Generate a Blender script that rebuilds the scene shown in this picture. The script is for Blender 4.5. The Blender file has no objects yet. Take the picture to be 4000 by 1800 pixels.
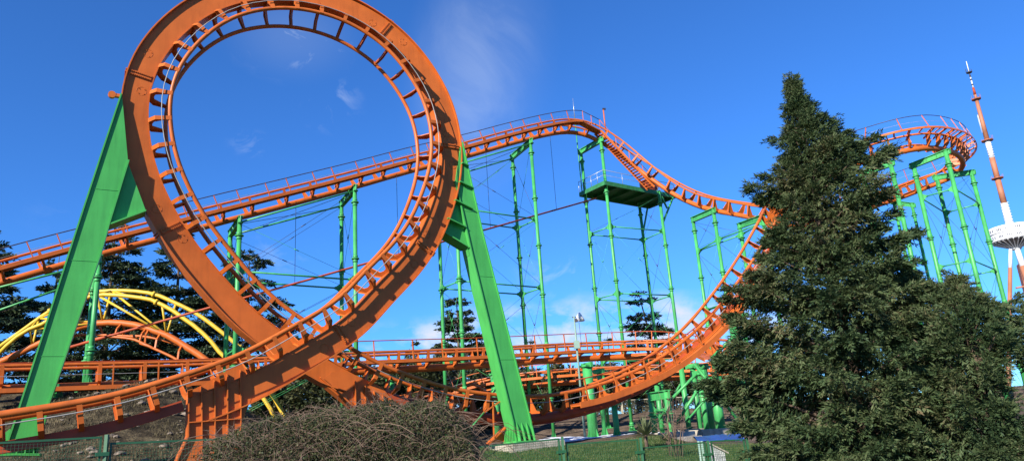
import bpy, math, random
import numpy as np
from mathutils import Vector as V
rnd = random.Random(7)
S = bpy.context.scene
COL = S.collection
R = math.radians
# ------------------------------------------------------------ camera (origin = the photographer's eye)
F_PX, PITCH, ROLL = 1860.0, R(16.24), R(4.0)
_F = V((0, math.cos(PITCH), math.sin(PITCH)))
_R0 = V((1, 0, 0)); _U0 = V((0, -math.sin(PITCH), math.cos(PITCH)))
CR = _R0*math.cos(ROLL) - _U0*math.sin(ROLL)
CU = _R0*math.sin(ROLL) + _U0*math.cos(ROLL)
def ray(x, y):                      # direction through a point of the photograph (2576 units wide), forward part = 1
    return _F + CR*((x-1288)/F_PX) + CU*((579.6-y)/F_PX)
def at(x, y, Y):                    # point of that ray at northing Y
    d = ray(x, y); return d*(Y/d.y)
def onp(x, y, O, n):                # point of that ray on a plane
    d = ray(x, y); return d*(O.dot(n)/d.dot(n))
def atz(x, y, z):
    d = ray(x, y); return d*(z/d.z)
cam = bpy.data.cameras.new('camera'); co = bpy.data.objects.new('camera', cam); COL.objects.link(co)
cam.sensor_width = 36; cam.lens = F_PX/2576*36; cam.clip_end = 6000; cam.clip_start = .1
from mathutils import Matrix
m = Matrix((CR, CU, -_F)).transposed().to_4x4(); co.matrix_world = m
S.camera = co

# ------------------------------------------------------------ materials
def mat(name, col, rough=.5, var=.12, scale=3., spec=.5, bump=0., bscale=20., col2=None, metal=0., sub=0., thr=None, coat=0., streak=0.):
    m = bpy.data.materials.new(name); m.use_nodes = True
    nt = m.node_tree; N = nt.nodes; Lk = nt.links
    b = N['Principled BSDF']; b.inputs['Roughness'].default_value = rough
    b.inputs['Metallic'].default_value = metal
    b.inputs['Specular IOR Level'].default_value = spec
    if coat: b.inputs['Coat Weight'].default_value = coat
    tc = N.new('ShaderNodeTexCoord')
    no = N.new('ShaderNodeTexNoise'); no.inputs['Scale'].default_value = scale; no.inputs['Detail'].default_value = 6
    Lk.new(tc.outputs['Object'], no.inputs['Vector'])
    rp = N.new('ShaderNodeValToRGB'); c = col
    if col2 is None:
        a = [max(0, k*(1-var)) for k in c]; d = [min(1, k*(1+var)) for k in c]
    else: a, d = c, col2
    lo, hi = thr or (.3, .7)
    rp.color_ramp.elements[0].position = lo; rp.color_ramp.elements[1].position = hi
    rp.color_ramp.elements[0].color = (*a, 1); rp.color_ramp.elements[1].color = (*d, 1)
    Lk.new(no.outputs['Fac'], rp.inputs['Fac']); Lk.new(rp.outputs['Color'], b.inputs['Base Color'])
    if streak:                      # grime run down the paint
        mp = N.new('ShaderNodeMapping'); mp.inputs['Scale'].default_value = (5, 5, .45); Lk.new(tc.outputs['Object'], mp.inputs[0])
        n3 = N.new('ShaderNodeTexNoise'); n3.inputs['Scale'].default_value = 1; n3.inputs['Detail'].default_value = 7; n3.inputs['Roughness'].default_value = .65; Lk.new(mp.outputs[0], n3.inputs['Vector'])
        r3 = N.new('ShaderNodeValToRGB'); r3.color_ramp.elements[0].position = .33; r3.color_ramp.elements[1].position = .52
        r3.color_ramp.elements[0].color = (1-streak, 1-streak*1.05, 1-streak*.9, 1); r3.color_ramp.elements[1].color = (1, 1, 1, 1); Lk.new(n3.outputs['Fac'], r3.inputs['Fac'])
        mxs = N.new('ShaderNodeMix'); mxs.data_type = 'RGBA'; mxs.blend_type = 'MULTIPLY'; mxs.inputs[0].default_value = 1
        Lk.new(rp.outputs['Color'], mxs.inputs[6]); Lk.new(r3.outputs['Color'], mxs.inputs[7]); Lk.new(mxs.outputs[2], b.inputs['Base Color'])
    if bump:
        n2 = N.new('ShaderNodeTexNoise'); n2.inputs['Scale'].default_value = bscale; n2.inputs['Detail'].default_value = 5
        Lk.new(tc.outputs['Object'], n2.inputs['Vector'])
        bp = N.new('ShaderNodeBump'); bp.inputs['Strength'].default_value = bump; bp.inputs['Distance'].default_value = .05
        Lk.new(n2.outputs['Fac'], bp.inputs['Height']); Lk.new(bp.outputs['Normal'], b.inputs['Normal'])
    return m
def leaf_mat(name, cols, trans=.25, rough=.6, nscale=1.2):
    m = bpy.data.materials.new(name); m.use_nodes = True
    nt = m.node_tree; N = nt.nodes; Lk = nt.links
    b = N['Principled BSDF']; b.inputs['Roughness'].default_value = rough; b.inputs['Specular IOR Level'].default_value = .25
    g = N.new('ShaderNodeNewGeometry'); rp = N.new('ShaderNodeValToRGB')
    els = rp.color_ramp.elements
    while len(els) < len(cols): els.new(.5)
    for i, c in enumerate(cols):
        els[i].position = i/(len(cols)-1); els[i].color = (*c, 1)
    tc = N.new('ShaderNodeTexCoord'); no = N.new('ShaderNodeTexNoise'); no.inputs['Scale'].default_value = nscale; no.inputs['Detail'].default_value = 3
    Lk.new(tc.outputs['Object'], no.inputs['Vector'])
    ma = N.new('ShaderNodeMath'); ma.operation = 'MULTIPLY_ADD'; ma.inputs[1].default_value = .45; Lk.new(g.outputs['Random Per Island'], ma.inputs[0])
    mb_ = N.new('ShaderNodeMath'); mb_.operation = 'MULTIPLY_ADD'; mb_.inputs[1].default_value = 1.5; mb_.inputs[2].default_value = -.48; Lk.new(no.outputs['Fac'], mb_.inputs[0])
    Lk.new(mb_.outputs[0], ma.inputs[2]); Lk.new(ma.outputs[0], rp.inputs['Fac'])
    Lk.new(rp.outputs['Color'], b.inputs['Base Color'])
    t = N.new('ShaderNodeBsdfTranslucent'); Lk.new(rp.outputs['Color'], t.inputs['Color'])
    mx = N.new('ShaderNodeMixShader'); mx.inputs[0].default_value = trans
    Lk.new(b.outputs[0], mx.inputs[1]); Lk.new(t.outputs[0], mx.inputs[2])
    Lk.new(mx.outputs[0], N['Material Output'].inputs['Surface'])
    return m
M = {}
M['orange'] = mat('orange_paint', (.45, .106, .018), .48, .12, 1.3, spec=.25, streak=.13, bump=.02, bscale=3)
M['rail'] = mat('orange_rail_paint', (.44, .105, .018), .42, .16, 2.2, spec=.3, streak=.1)
M['red'] = mat('red_orange_paint', (.30, .05, .016), .5, .15, 1.8, spec=.25)
M['green'] = mat('green_paint', (.055, .325, .07), .45, .10, .9, spec=.3, streak=.14, bump=.015, bscale=2)
M['tower_green'] = mat('tower_green_paint', (.05, .30, .085), .42, .18, 1.2, spec=.35, streak=.3)
M['darkgreen'] = mat('dark_green_paint', (.03, .17, .06), .5, .2, 2, spec=.3, streak=.3)
M['fence_green'] = mat('fence_green_paint', (.018, .09, .038), .5, .15, 3)
M['yellow'] = mat('yellow_paint', (.55, .36, .03), .42, .1, 1.5, spec=.3)
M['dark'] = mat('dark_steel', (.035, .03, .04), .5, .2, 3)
M['cable'] = mat('grey_cable', (.26, .26, .25), .5, .2, 4)
M['steel'] = mat('galvanised_steel', (.42, .44, .45), .4, .15, 5, metal=.6)
M['concrete'] = mat('pale_concrete', (.30, .27, .22), .9, .3, 2.5, bump=.4, bscale=14)
M['white'] = mat('white_paint', (.62, .63, .64), .5, .06, .5, streak=.12)
M['towerred'] = mat('faded_red_paint', (.34, .135, .07), .65, .25, .12, streak=.12)
M['rust'] = mat('rusty_red_paint', (.27, .09, .05), .7, .3, .6)
M['blackwin'] = mat('dark_window_band', (.05, .055, .07), .3, .3, 1)
M['blue'] = mat('blue_tarpaulin', (.02, .065, .25), .45, .15, 2, bump=.2, bscale=4)
M['bark'] = mat('rough_bark', (.09, .06, .042), .9, .35, 6, bump=.6, bscale=22)
M['twig'] = mat('brown_twigs', (.13, .085, .058), .8, .5, 4)
M['lampgreen'] = mat('pale_green_paint', (.17, .27, .22), .5, .1, 3)

# ------------------------------------------------------------ objects
def empty(name, loc, label, cat, group=None):
    o = bpy.data.objects.new(name, None); COL.objects.link(o); o.location = loc
    o.empty_display_size = .3
    tag(o, label, cat, group, 'thing'); return o
def tag(o, label=None, cat=None, group=None, kind=None):
    if label: o['label'] = label
    if cat: o['category'] = cat
    if group: o['group'] = group
    if kind: o['kind'] = kind
    return o
def rootloc(p):
    while p is not None and p.parent is not None: p = p.parent
    return V(p.location) if p is not None else V((0, 0, 0))
def frame2(d, up=V((0, 0, 1))):
    d = d.normalized(); s = d.cross(up)
    if s.length < 1e-4: s = d.cross(V((1, 0, 0)))
    s.normalize(); return d, s, s.cross(d)
class MB:
    def __init__(self): self.v = []; self.f = []; self.sm = []
    def add(self, vs, fs, smooth=False):
        o = len(self.v); self.v.extend([tuple(p) for p in vs])
        for f in fs: self.f.append(tuple(i+o for i in f)); self.sm.append(smooth)
        return self
    def tube(self, pts, r, seg=8, cap=True, rads=None, up=V((0, 0, 1))):
        pts = [V(p) for p in pts]; n = len(pts); vs = []; ref = None
        for i, p in enumerate(pts):
            t = (pts[min(i+1, n-1)]-pts[max(i-1, 0)])
            if t.length < 1e-6: t = V((0, 0, 1))
            t.normalize()
            if ref is None:
                ref = t.cross(up)
                if ref.length < 1e-3: ref = t.cross(V((1, 0, 0)))
            ref = (ref - t*ref.dot(t))
            if ref.length < 1e-6: ref = t.cross(V((1, 0.3, 0)))
            ref.normalize(); b = t.cross(ref)
            rr = rads[i] if rads else r
            for k in range(seg):
                a = 2*math.pi*k/seg; vs.append(p + ref*(rr*math.cos(a)) + b*(rr*math.sin(a)))
        fs = [(i*seg+k, i*seg+(k+1) % seg, (i+1)*seg+(k+1) % seg, (i+1)*seg+k) for i in range(n-1) for k in range(seg)]
        self.add(vs, fs, True)
        if cap:
            o = len(self.v)-n*seg
            self.f.append(tuple(o+k for k in range(seg))[::-1]); self.sm.append(False)
            self.f.append(tuple(o+(n-1)*seg+k for k in range(seg))); self.sm.append(False)
        return self
    def cyl(self, a, b, r, seg=10, r2=None): return self.tube([a, b], r, seg, rads=[r, r2 if r2 is not None else r])
    def bar(self, a, b, w, h, up=V((0, 0, 1))):      # rectangular bar: w across, h along up
        a, b = V(a), V(b); d, s, u = frame2(b-a, up)
        vs = [p + s*(w/2*i) + u*(h/2*j) for p in (a, b) for i, j in ((-1, -1), (1, -1), (1, 1), (-1, 1))]
        return self.add(vs, [(3, 2, 1, 0), (4, 5, 6, 7), (0, 1, 5, 4), (1, 2, 6, 5), (2, 3, 7, 6), (3, 0, 4, 7)])
    def box(self, c, x, y, z):                       # centre and three half-axis vectors
        c = V(c); vs = [c + x*i + y*j + z*k for k in (-1, 1) for i, j in ((-1, -1), (1, -1), (1, 1), (-1, 1))]
        return self.add(vs, [(3, 2, 1, 0), (4, 5, 6, 7), (0, 1, 5, 4), (1, 2, 6, 5), (2, 3, 7, 6), (3, 0, 4, 7)])
    def prism(self, poly, d):                        # polygon extruded by the vector d
        n = len(poly); poly = [V(p) for p in poly]; d = V(d)
        self.add(poly + [p+d for p in poly], [tuple(range(n))[::-1], tuple(range(n, 2*n))] + [(i, (i+1) % n, n+(i+1) % n, n+i) for i in range(n)])
        return self
    def sweep(self, secs, closed=True, cap=True):    # list of equal-length rings
        m_ = len(secs[0]); n = len(secs); vs = [p for s in secs for p in s]
        kk = range(m_) if closed else range(m_-1)
        fs = [(i*m_+k, i*m_+(k+1) % m_, (i+1)*m_+(k+1) % m_, (i+1)*m_+k) for i in range(n-1) for k in kk]
        if cap: fs += [tuple(range(m_))[::-1], tuple((n-1)*m_+k for k in range(m_))]
        return self.add(vs, fs)
    def build(self, name, material, parent=None, smooth=None):
        off = rootloc(parent); me = bpy.data.meshes.new(name)
        va = np.array(self.v, dtype=np.float64) - np.array(off)
        me.from_pydata(va.tolist(), [], self.f); me.update()
        me.materials.append(material)
        if any(self.sm): me.polygons.foreach_set('use_smooth', self.sm)
        o = bpy.data.objects.new(name, me); COL.objects.link(o)
        if parent: o.parent = parent
        return o
def np_mesh(name, verts, nper, material, parent=None):   # verts: (k*nper,3) array of loose polygons
    off = np.array(rootloc(parent)); verts = (np.asarray(verts, dtype=np.float32).reshape(-1, 3) - off).astype(np.float32)
    nv = len(verts); nf = nv//nper; me = bpy.data.meshes.new(name)
    me.vertices.add(nv); me.vertices.foreach_set('co', verts.ravel())
    me.loops.add(nv); me.loops.foreach_set('vertex_index', np.arange(nv, dtype=np.int32))
    me.polygons.add(nf); me.polygons.foreach_set('loop_start', np.arange(0, nv, nper, dtype=np.int32))
    me.update(calc_edges=True); me.validate(); me.materials.append(material)
    o = bpy.data.objects.new(name, me); COL.objects.link(o)
    if parent: o.parent = parent
    return o
def crom(pts, step=.25):              # Catmull-Rom through points (tuples of any length), resampled by arc length
    P = np.array(pts, dtype=float); n = len(P); out = []
    for i in range(n-1):
        p0, p1, p2, p3 = P[max(i-1, 0)], P[i], P[i+1], P[min(i+2, n-1)]
        k = max(4, int(np.linalg.norm(p2[:3]-p1[:3])/step*2))
        for j in range(k):
            t = j/k
            out.append(.5*((2*p1)+(-p0+p2)*t+(2*p0-5*p1+4*p2-p3)*t*t+(-p0+3*p1-3*p2+p3)*t**3))
    out.append(P[-1]); out = np.array(out)
    d = np.r_[0, np.cumsum(np.linalg.norm(np.diff(out[:, :3], axis=0), axis=1))]
    m_ = max(2, int(d[-1]/step)+1); s = np.linspace(0, d[-1], m_)
    return np.stack([np.interp(s, d, out[:, k]) for k in range(out.shape[1])], 1)
def smooth(A, it=10):
    A = A.copy()
    for _ in range(it): A[1:-1] = .5*A[1:-1] + .25*(A[:-2]+A[2:])
    return A
# ------------------------------------------------------------ the loop's geometry: its plane runs off to the right, away from the viewer
HEAD = R(31)
UU = V((math.cos(HEAD), math.sin(HEAD), 0)); AA = V((-math.sin(HEAD), math.cos(HEAD), 0)); ZZ = V((0, 0, 1))
LOOP_O = at(428, 330, 25.3)         # a point of the plane through the loop's left side
GAUGE = 1.5
# near rail as read from the photograph: x, y, sideways shift of the track centre (m)
NEAR = [(-60,1052,-1.3),(0,1042,-1.3),(117,1025,-1.3),(233,1006,-1.3),(322,986,-1.3),(438,951,-1.3),(536,919,-1.3),(633,881,-1.3),(722,828,-1.3),
 (800,787,-1.25),(864,746.5,-1.2),(902,698,-1.1),(966,638,-1.0),(1011,589,-.9),(1041.6,538,-.82),(1055,505,-.77),(1072,458,-.7),(1085.5,407,-.65),(1088,358,-.6),(1084.5,319,-.55),(1076.7,280,-.5),
 (1062,240,-.45),(1037,197,-.4),(1011,161,-.33),(980,125,-.27),(947,98,-.2),(880,57,-.1),(815,33,0),(743,19.5,.08),(708,18,.13),(658,23,.2),(608,33,.25),(565,53,.32),
 (530,76,.38),(494,109,.43),(471,135,.5),(449,168,.56),(433.7,205,.62),(427,238,.67),(424,274,.72),(426,304,.76),(432,345,.81),(442,396,.87),(454,430,.92),(473,468,.97),
 (499,520,1.05),(516.5,550,1.1),(540,583,1.15),(592,645,1.22),(645,707,1.28),(689,752,1.3),(732,784,1.3),(780,816,1.3),(830,845,1.3),(880,875,1.3),(928,900.5,1.3),(967,920.5,1.3),(1017,940,1.3),(1072,960,1.3),
 (1128,975.5,1.3),(1180,984.5,1.3),(1237,992,1.3),(1334,997,1.3),(1392,993,1.3),(1431,986.5,1.3),(1480,975,1.3),(1517,965,1.3),(1566,946,1.25),(1614,925.6,1.2),(1657,902,1.1),(1702,872,1.0),(1768,815.5,.75),
 (1801,779,.55),(1836,735,.3),(1865,697,.05),(1913,624,-.4),(1960,540,-1.0)]
def near_pts():
    out = []
    for x, y, q in NEAR:
        p = onp(x, y, LOOP_O + AA*(q-GAUGE/2-.0), AA); out.append(p)
    return out
def sst(a, b, x):
    t = max(0., min(1., (x-a)/(b-a))); return t*t*(3-2*t)
def ground_z(x, y):
    z = -1.6 + 1.72*sst(16, 36.5, y)                     # lawn bank up to the loop
    z += 1.0*sst(-2.5, -10, x)*sst(5, 14, y)*(1-.2*sst(15, 31, y))
    hill = sst(25, 40, y)*sst(-10.5, -18.5, x + .08*(y-30))*(1-.55*sst(44, 56, y))
    z += 3.7*hill*(1+.0*math.sin(x)) + .35*hill*math.sin(x*.55+1)*math.sin(y*.31)
    z += .12*math.sin(x*.7+.4)*math.sin(y*.5) * sst(6, 20, y) * (1 if y < 70 else .3)
    z += .25*sst(40, 62, y) + 2.0*sst(63, 74, y)
    z -= .5*sst(5.2, 7.5, x)*sst(25, 32, y)*(1-sst(46, 54, y))*(1-sst(25, 40, x))
    if y > 120: z -= 14*sst(120, 420, y)
    return z
# ------------------------------------------------------------ coaster track builder
class Track:
    """centre line between the rails with a frame: T along, L towards the far rail, N from spine to rails"""
    def __init__(s, pts, lat, step=.25, it=14, gauge=1.5):
        A = crom(pts, step); A[:, :3] = smooth(A, it)[:, :3]; s.P = A[:, :3]; s.X = A[:, 3:]; n = len(A)
        T = np.gradient(s.P, axis=0); T /= np.linalg.norm(T, axis=1)[:, None]
        Lv = np.array([lat(i/(n-1), T[i], s.P[i]) for i in range(n)], dtype=float) if callable(lat) else np.tile(np.array(lat, dtype=float), (n, 1))
        Lv -= T*(Lv*T).sum(1)[:, None]; Lv /= np.linalg.norm(Lv, axis=1)[:, None]
        s.T, s.L, s.N = T, Lv, np.cross(T, Lv); s.g = gauge; s.n = n
        s.d = np.r_[0, np.cumsum(np.linalg.norm(np.diff(s.P, axis=0), axis=1))]
    def p(s, i, l, n): return V(s.P[i] + s.L[i]*l + s.N[i]*n)
    def line(s, l, n, a=0, b=None, every=1):
        b = s.n if b is None else b
        ids = list(range(a, b, every))
        if ids[-1] != b-1: ids.append(b-1)
        return [s.p(i, l, n) for i in ids]
    def idx(s, spacing, a=0, b=None, off=.5):
        b = s.n-1 if b is None else b
        k = max(1, int((s.d[b]-s.d[a])/spacing)); st = s.d[a] + spacing*off
        return [int(np.argmin(abs(s.d - (st+spacing*j)))) for j in range(k)]
    def find(s, P): return int(np.argmin(((s.P-np.array(P))**2).sum(1)))
    def sweep(s, mb, prof, a=0, b=None, every=1):
        b = s.n if b is None else b
        ids = list(range(a, b, every))
        if ids[-1] != b-1: ids.append(b-1)
        return mb.sweep([[s.p(i, l, n) for l, n in (prof(i) if callable(prof) else prof)] for i in ids])
def u_bracket(tr, i, dep, bw, fl=.13, th=.035):
    """U-shaped plate across the track with a flange strip on both outer edges"""
    mb = MB(); h = tr.g/2; T = V(tr.T[i])
    out = [(h+.06, .03), (h-.01, -(dep-.10)), (bw+.10, -(dep+.10)), (0, -(dep+.10))]
    inn = [(h-.10, .03), (h-.16, -.22*dep), (h*.38, -.82*dep), (0, -.88*dep)]
    for sg in (-1, 1):
        for k in range(3):
            q = [tr.p(i, l*sg, n) - T*(th/2) for l, n in (out[k], out[k+1], inn[k+1], inn[k])]
            mb.prism(q, T*th)
        for k in range(2):
            a, b = tr.p(i, out[k][0]*sg, out[k][1]), tr.p(i, out[k+1][0]*sg, out[k+1][1])
            nn = V(tr.L[i])*sg
            mb.prism([a-T*fl/2, b-T*fl/2, b+T*fl/2, a+T*fl/2], nn*.028)
    return mb
def rails(tr, root, r, m='rail', a=0, b=None, seg=10, every=1):
    b = tr.n if b is None else b; ids = list(range(a, b, every))
    if ids[-1] != b-1: ids.append(b-1)
    for sg in (-1, 1):
        rr = [r(i) for i in ids] if callable(r) else [r]*len(ids)
        MB().tube([tr.p(i, sg*tr.g/2, 0) for i in ids], 0, seg, rads=rr).build('rail', M[m], root)

# ---------------- the vertical loop
near = near_pts()
trk = Track([tuple(p + AA*GAUGE/2) + (q,) for p, (x, y, q) in zip(near, NEAR)], tuple(AA), .25, 16, GAUGE)
loop = empty('loop_track', (LOOP_O.x, LOOP_O.y, 0), 'big orange vertical loop of roller coaster track with box beam', 'coaster loop')
def at_near(x, y):                  # index of the track point nearest to a pixel on the near rail
    best = None
    for i in range(tr_n := trk.n):
        p = trk.p(i, -GAUGE/2, 0); c = V((p.dot(CR), p.dot(CU), p.dot(_F)))
        d = (1288+F_PX*c.x/c.z-x)**2 + (579.6-F_PX*c.y/c.z-y)**2
        if best is None or d < best[0]: best = (d, i)
    return best[1]
iA = at_near(478, 938); iX = at_near(930, 902)
dA = trk.d[iA]; dcross = trk.d[at_near(722, 828)]
rr_ = lambda i: .083 + .034*max(0, min(1, (dcross - trk.d[i])/(dcross+.01)))
rails(trk, loop, rr_, seg=12)
NB0, NB1 = -.72, -1.60
def beam_taper(i):                  # beam depth: full on the loop, shallower where it runs out into the exit track
    d = trk.d[iX] - trk.d[i]
    return min(1, .80 + .20*max(0, d)/1.2)
def web(i):
    lo = NB0 + (NB1-NB0)*beam_taper(i); return [(-.26, NB0), (.26, NB0), (.26, lo), (-.26, lo)]
w_ = MB(); trk.sweep(w_, web, iA, iX); w_.build('box_beam', M['orange'], loop)
w_ = MB(); trk.sweep(w_, lambda i: [(-.38, web(i)[2][1]-.05), (.38, web(i)[2][1]-.05), (.38, web(i)[2][1]-.004), (-.38, web(i)[2][1]-.004)], iA, iX); w_.build('outer_flange', M['orange'], loop)
w_ = MB(); trk.sweep(w_, [(-.31, NB0+.003), (.31, NB0+.003), (.31, NB0+.035), (-.31, NB0+.035)], iA, iX); w_.build('inner_flange', M['orange'], loop)
SP_ = lambda i: [(-.17+.34*0, -.78)]
w_ = MB(); trk.sweep(w_, [(-.2, -.72), (.2, -.72), (.22, -1.06), (-.22, -1.06)], 0, iA-1); w_.build('spine_beam', M['red'], loop)
pp = [trk.p(i, 0, -.98) for i in range(iX-3, trk.n)]
MB().tube(pp, .25, 12).build('spine_pipe', M['red'], loop)
for i in trk.idx(1.0, 0, trk.n-1, .62):
    on = iA-2 <= i <= iX
    u_bracket(trk, i, .62 if on else .74, .25 if on else .17, .15).build('bracket', M['orange'], loop)
MB().tube([trk.p(i, -.86, -.30 + .0*i) for i in range(0, trk.n, 2)], .018, 5).build('cable', M['cable'], loop)
def splice(i):
    mb = MB(); T = V(trk.T[i])
    for sg in (-1, 1):
        for lo_, hi_ in ((NB1+.08, NB0-.06),):
            a, b = trk.p(i, sg*.27, lo_), trk.p(i, sg*.27, hi_)
            mb.prism([a-T*.11, b-T*.11, b+T*.11, a+T*.11], V(trk.L[i])*sg*.02)
            for k in range(11):
                for s2 in (-1, 1):
                    q = a.lerp(b, (k+.5)/11) + T*(.06*s2) + V(trk.L[i])*sg*.02
                    mb.cyl(q, q + V(trk.L[i])*sg*.045, .026, 6)
    for s2 in (-1, 1):
        a, b = trk.p(i, -.36, NB1-.075), trk.p(i, .36, NB1-.075)
        mb.bar(a + T*.05*s2, b + T*.05*s2, .05, .05)
    return mb
def hatch(i, n):
    mb = MB(); c = trk.p(i, -.262, n); T, N_, L_ = V(trk.T[i]), V(trk.N[i]), V(trk.L[i])
    ring = [c + T*(.17*math.cos(k*math.pi/12)) + N_*(.17*math.sin(k*math.pi/12)) for k in range(24)]
    mb.tube(ring + [ring[0]], .007, 4)
    for k in range(4):
        q = c + T*(.13*math.cos(k*1.57+.8)) + N_*(.13*math.sin(k*1.57+.8)); mb.cyl(q+L_*.01, q - L_*.02, .016, 6)
    return mb
for x, y in ((1036, 578), (1086, 345), (946, 98), (434, 203), (505, 532), (835, 772)):
    i = at_near(x, y); splice(i).build('splice_plate', M['orange'], loop)
    for di, n in ((2, -1.0), (-3, -1.25)): hatch(i+di, n).build('hatch_cover', M['orange'], loop)
# lifting lug on the left flank
i = at_near(425, 250); a = trk.p(i, -.1, NB1-.05); b = trk.p(i, -.1, NB1-.34); mb = MB(); T = V(trk.T[i])
mb.bar(a, b, .16, .12); mb.cyl(b + V(trk.L[i])*-.09, b + V(trk.L[i])*.09, .13, 12); mb.build('lifting_lug', M['rail'], loop)
def px_(p):
    d = p.dot(_F); return 1288 + F_PX*p.dot(CR)/d, 579.6 - F_PX*p.dot(CU)/d
# flared pylons that carry the two ends of the loop
def pylon(name, pix, ribs, lc, front, label, foot):
    """pix: outline on the web's front plane; ribs: pixel segments; lc: sideways position of the web centre"""
    O = LOOP_O + AA*(lc-front); P_ = [onp(x, y, O, AA) for x, y in pix]
    root = empty(name, foot, label, 'coaster pylon')
    MB().prism(P_, AA*(2*front)).build('plate_column', M['orange'], root)
    for s2 in (-1,):
        for (x0, y0), (x1, y1) in ribs:
            a, b = onp(x0, y0, O, AA), onp(x1, y1, O, AA)
            MB().bar(a - AA*.055, b - AA*.055, .035, .10, AA).build('rib', M['orange'], root)
    return root
pf = onp(540, 1165, LOOP_O+AA*-1.5, AA)
pylon('loop_pylon', [(474,985),(500,972),(560,938),(607,912),(640,985),(608,1060),(608,1200),(425,1200),(470,1095)],
      [((474,988),(473,1098)),((506,972),(508,1180)),((539,955),(541,1180)),((571,940),(572,1180)),((604,930),(606,1180)),((474,1062),(606,1052)),((472,1098),(428,1195))], -1.3, .268,
      'orange ribbed plate pylon carrying the near entry end of the loop', pf)
pf2 = onp(915, 1085, LOOP_O+AA*1.3, AA)
qa = [px_(trk.p(i, -.26, NB0)) for i in range(iX-2, at_near(1000, 934), 2)]
ql = px_(trk.p(iX-2, -.26, NB1))
py2 = pylon('loop_pylon', [(835,935)] + qa + [(990,1008),(988,1036),(950,1062),(930,1090),(930,1150),(905,1150),(905,1040),(806,958)],
      [((892,958),(896,1120)),((917,970),(920,1062)),((940,982),(942,1050)),((962,993),(963,1043)),((981,1002),(981,1030))], 1.3, .268,
      'orange ribbed plate pylon behind the bramble carrying the far exit end of the loop', pf2)
O_ = LOOP_O + AA*1.3; a_, b_ = onp(800, 951, O_, AA), onp(907, 1043, O_, AA); MB().bar(a_, b_, .05, .74, AA).build('flange', M['orange'], py2)
def zz(x0, y0, s, pts):             # pixels read off an enlargement of the photograph
    return [(.644*(x0+p[0]/s), .644*(y0+p[1]/s)) + tuple(p[2:]) for p in pts]
# ---------------- green A-shaped legs that hold the loop's flanks
def leg(q, outer, inner, gus, ribs, foot, finw, label):
    hw = .36; O = LOOP_O + AA*(q-hw); f = lambda p: onp(p[0], p[1], O, AA)
    F0 = f(foot[0]).lerp(f(foot[1]), .5)
    root = empty('loop_support_leg', (F0.x, F0.y, F0.z), label, 'support leg', 'green legs of the loop')
    back = AA*(2*hw)
    poly = [f(p) for p in outer] + [f(p) for p in inner[::-1]]
    MB().prism([p + AA*.03 for p in poly], back - AA*.06).build('web_plate', M['green'], root)
    for nm, line, off in (('outer_flange', outer, 1), ('inner_flange', inner, 1)):
        mb = MB(); P_ = [f(p) for p in line]
        c = (f(outer[0]) + f(inner[-1]) + f(inner[0]) + f(outer[-1]))/4
        secs = []
        for i, p in enumerate(P_):
            t = (P_[min(i+1, len(P_)-1)] - P_[max(i-1, 0)]).normalized(); n = t.cross(AA).normalized()
            if n.dot(c-p) > 0: n = -n
            secs.append([p - AA*.03, p + n*.05 - AA*.03, p + n*.05 + back + AA*.03, p + back + AA*.03])
        mb.sweep(secs); mb.build(nm, M['green'], root)
    g = [f(p) for p in gus]
    MB().prism([p + AA*.16 for p in g], back - AA*.32).build('gusset', M['green'], root)
    a, b = f(gus[1]), f(gus[2]); MB().prism([a - AA*.02, b - AA*.02, b + back, a + back], V((0, 0, -.06))).build('gusset_flange', M['green'], root)
    for r0, r1 in ribs:
        a, b = f(r0), f(r1); MB().prism([a + AA*.16, b + AA*.10, b - AA*.10, a - AA*.17], V((0, 0, .05))).build('stiffener', M['green'], root)
    # weld beads across the plate
    lo_, li_ = [f(p) for p in outer], [f(p) for p in inner]
    def along(P, zq):
        for a, b in zip(P[:-1], P[1:]):
            if min(a.z, b.z) <= zq <= max(a.z, b.z): return a.lerp(b, (zq-a.z)/(b.z-a.z))
        return P[-1]
    zt_, zb_ = li_[0].z, li_[-1].z
    for q in (.30, .62, .88):
        zq = zb_ + (zt_-zb_)*q; a, b = along(lo_, zq), along(li_, zq); MB().bar(a + AA*.026, b + AA*.026, .018, .016).build('weld_bead', M['green'], root)
    # flared foot with fins
    a, b = f(foot[0]), f(foot[1]); u = (b-a).normalized(); w = (b-a).length; z = V((0, 0, 1))
    mb = MB(); mb.box(a.lerp(b, .5) + AA*hw - z*.03, u*(w/2+.18), AA*(hw+.28), z*.035); mb.build('base_plate', M['green'], root)
    for k in range(4):
        x = a + u*(w*(.06+.29*k)); mb = MB()
        mb.prism([x - AA*.22, x - AA*.20 + z*.12, x - AA*.06 + z*.55*finw, x + AA*.05 + z*.8*finw, x + AA*.05], u*.035); mb.build('fin', M['green'], root)
    for k in range(4):
        x = a + AA*(hw*2*(.04+.3*k)); mb = MB()
        mb.prism([x - u*.20, x - u*.18 + z*.12, x - u*.10 + z*.6, x + u*.03 + z*.75, x + u*.03], AA*.035); mb.build('fin', M['green'], root)
    return root, F0
leg(.62, [(307,236),(257.6,385),(194,579.6),(50,1027),(12,1140)], [(322,402),(270,570),(250,640),(120,1015),(90,1140)],
    [(321,400),(368,527),(274,562)], [], [(14,1140),(88,1140)], .5, 'green steel leg leaning in on the left flank of the orange loop')
leg(-.62, [(1162,358),(1212,580),(1335,1062),(1338,1108)], [(1146,455),(1153,481),(1190,644),(1292,1060),(1298,1108)],
    [(1153,470),(1112,578),(1178,618),(1186,640)], [((1160,413),(1178,419)),((1154,460),(1190,475)),((1142,506),(1188,527)),((1124,552),(1169,572))],
    [(1300,1109),(1342,1107)], 1, 'green steel leg leaning in on the right flank of the orange loop')

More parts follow.
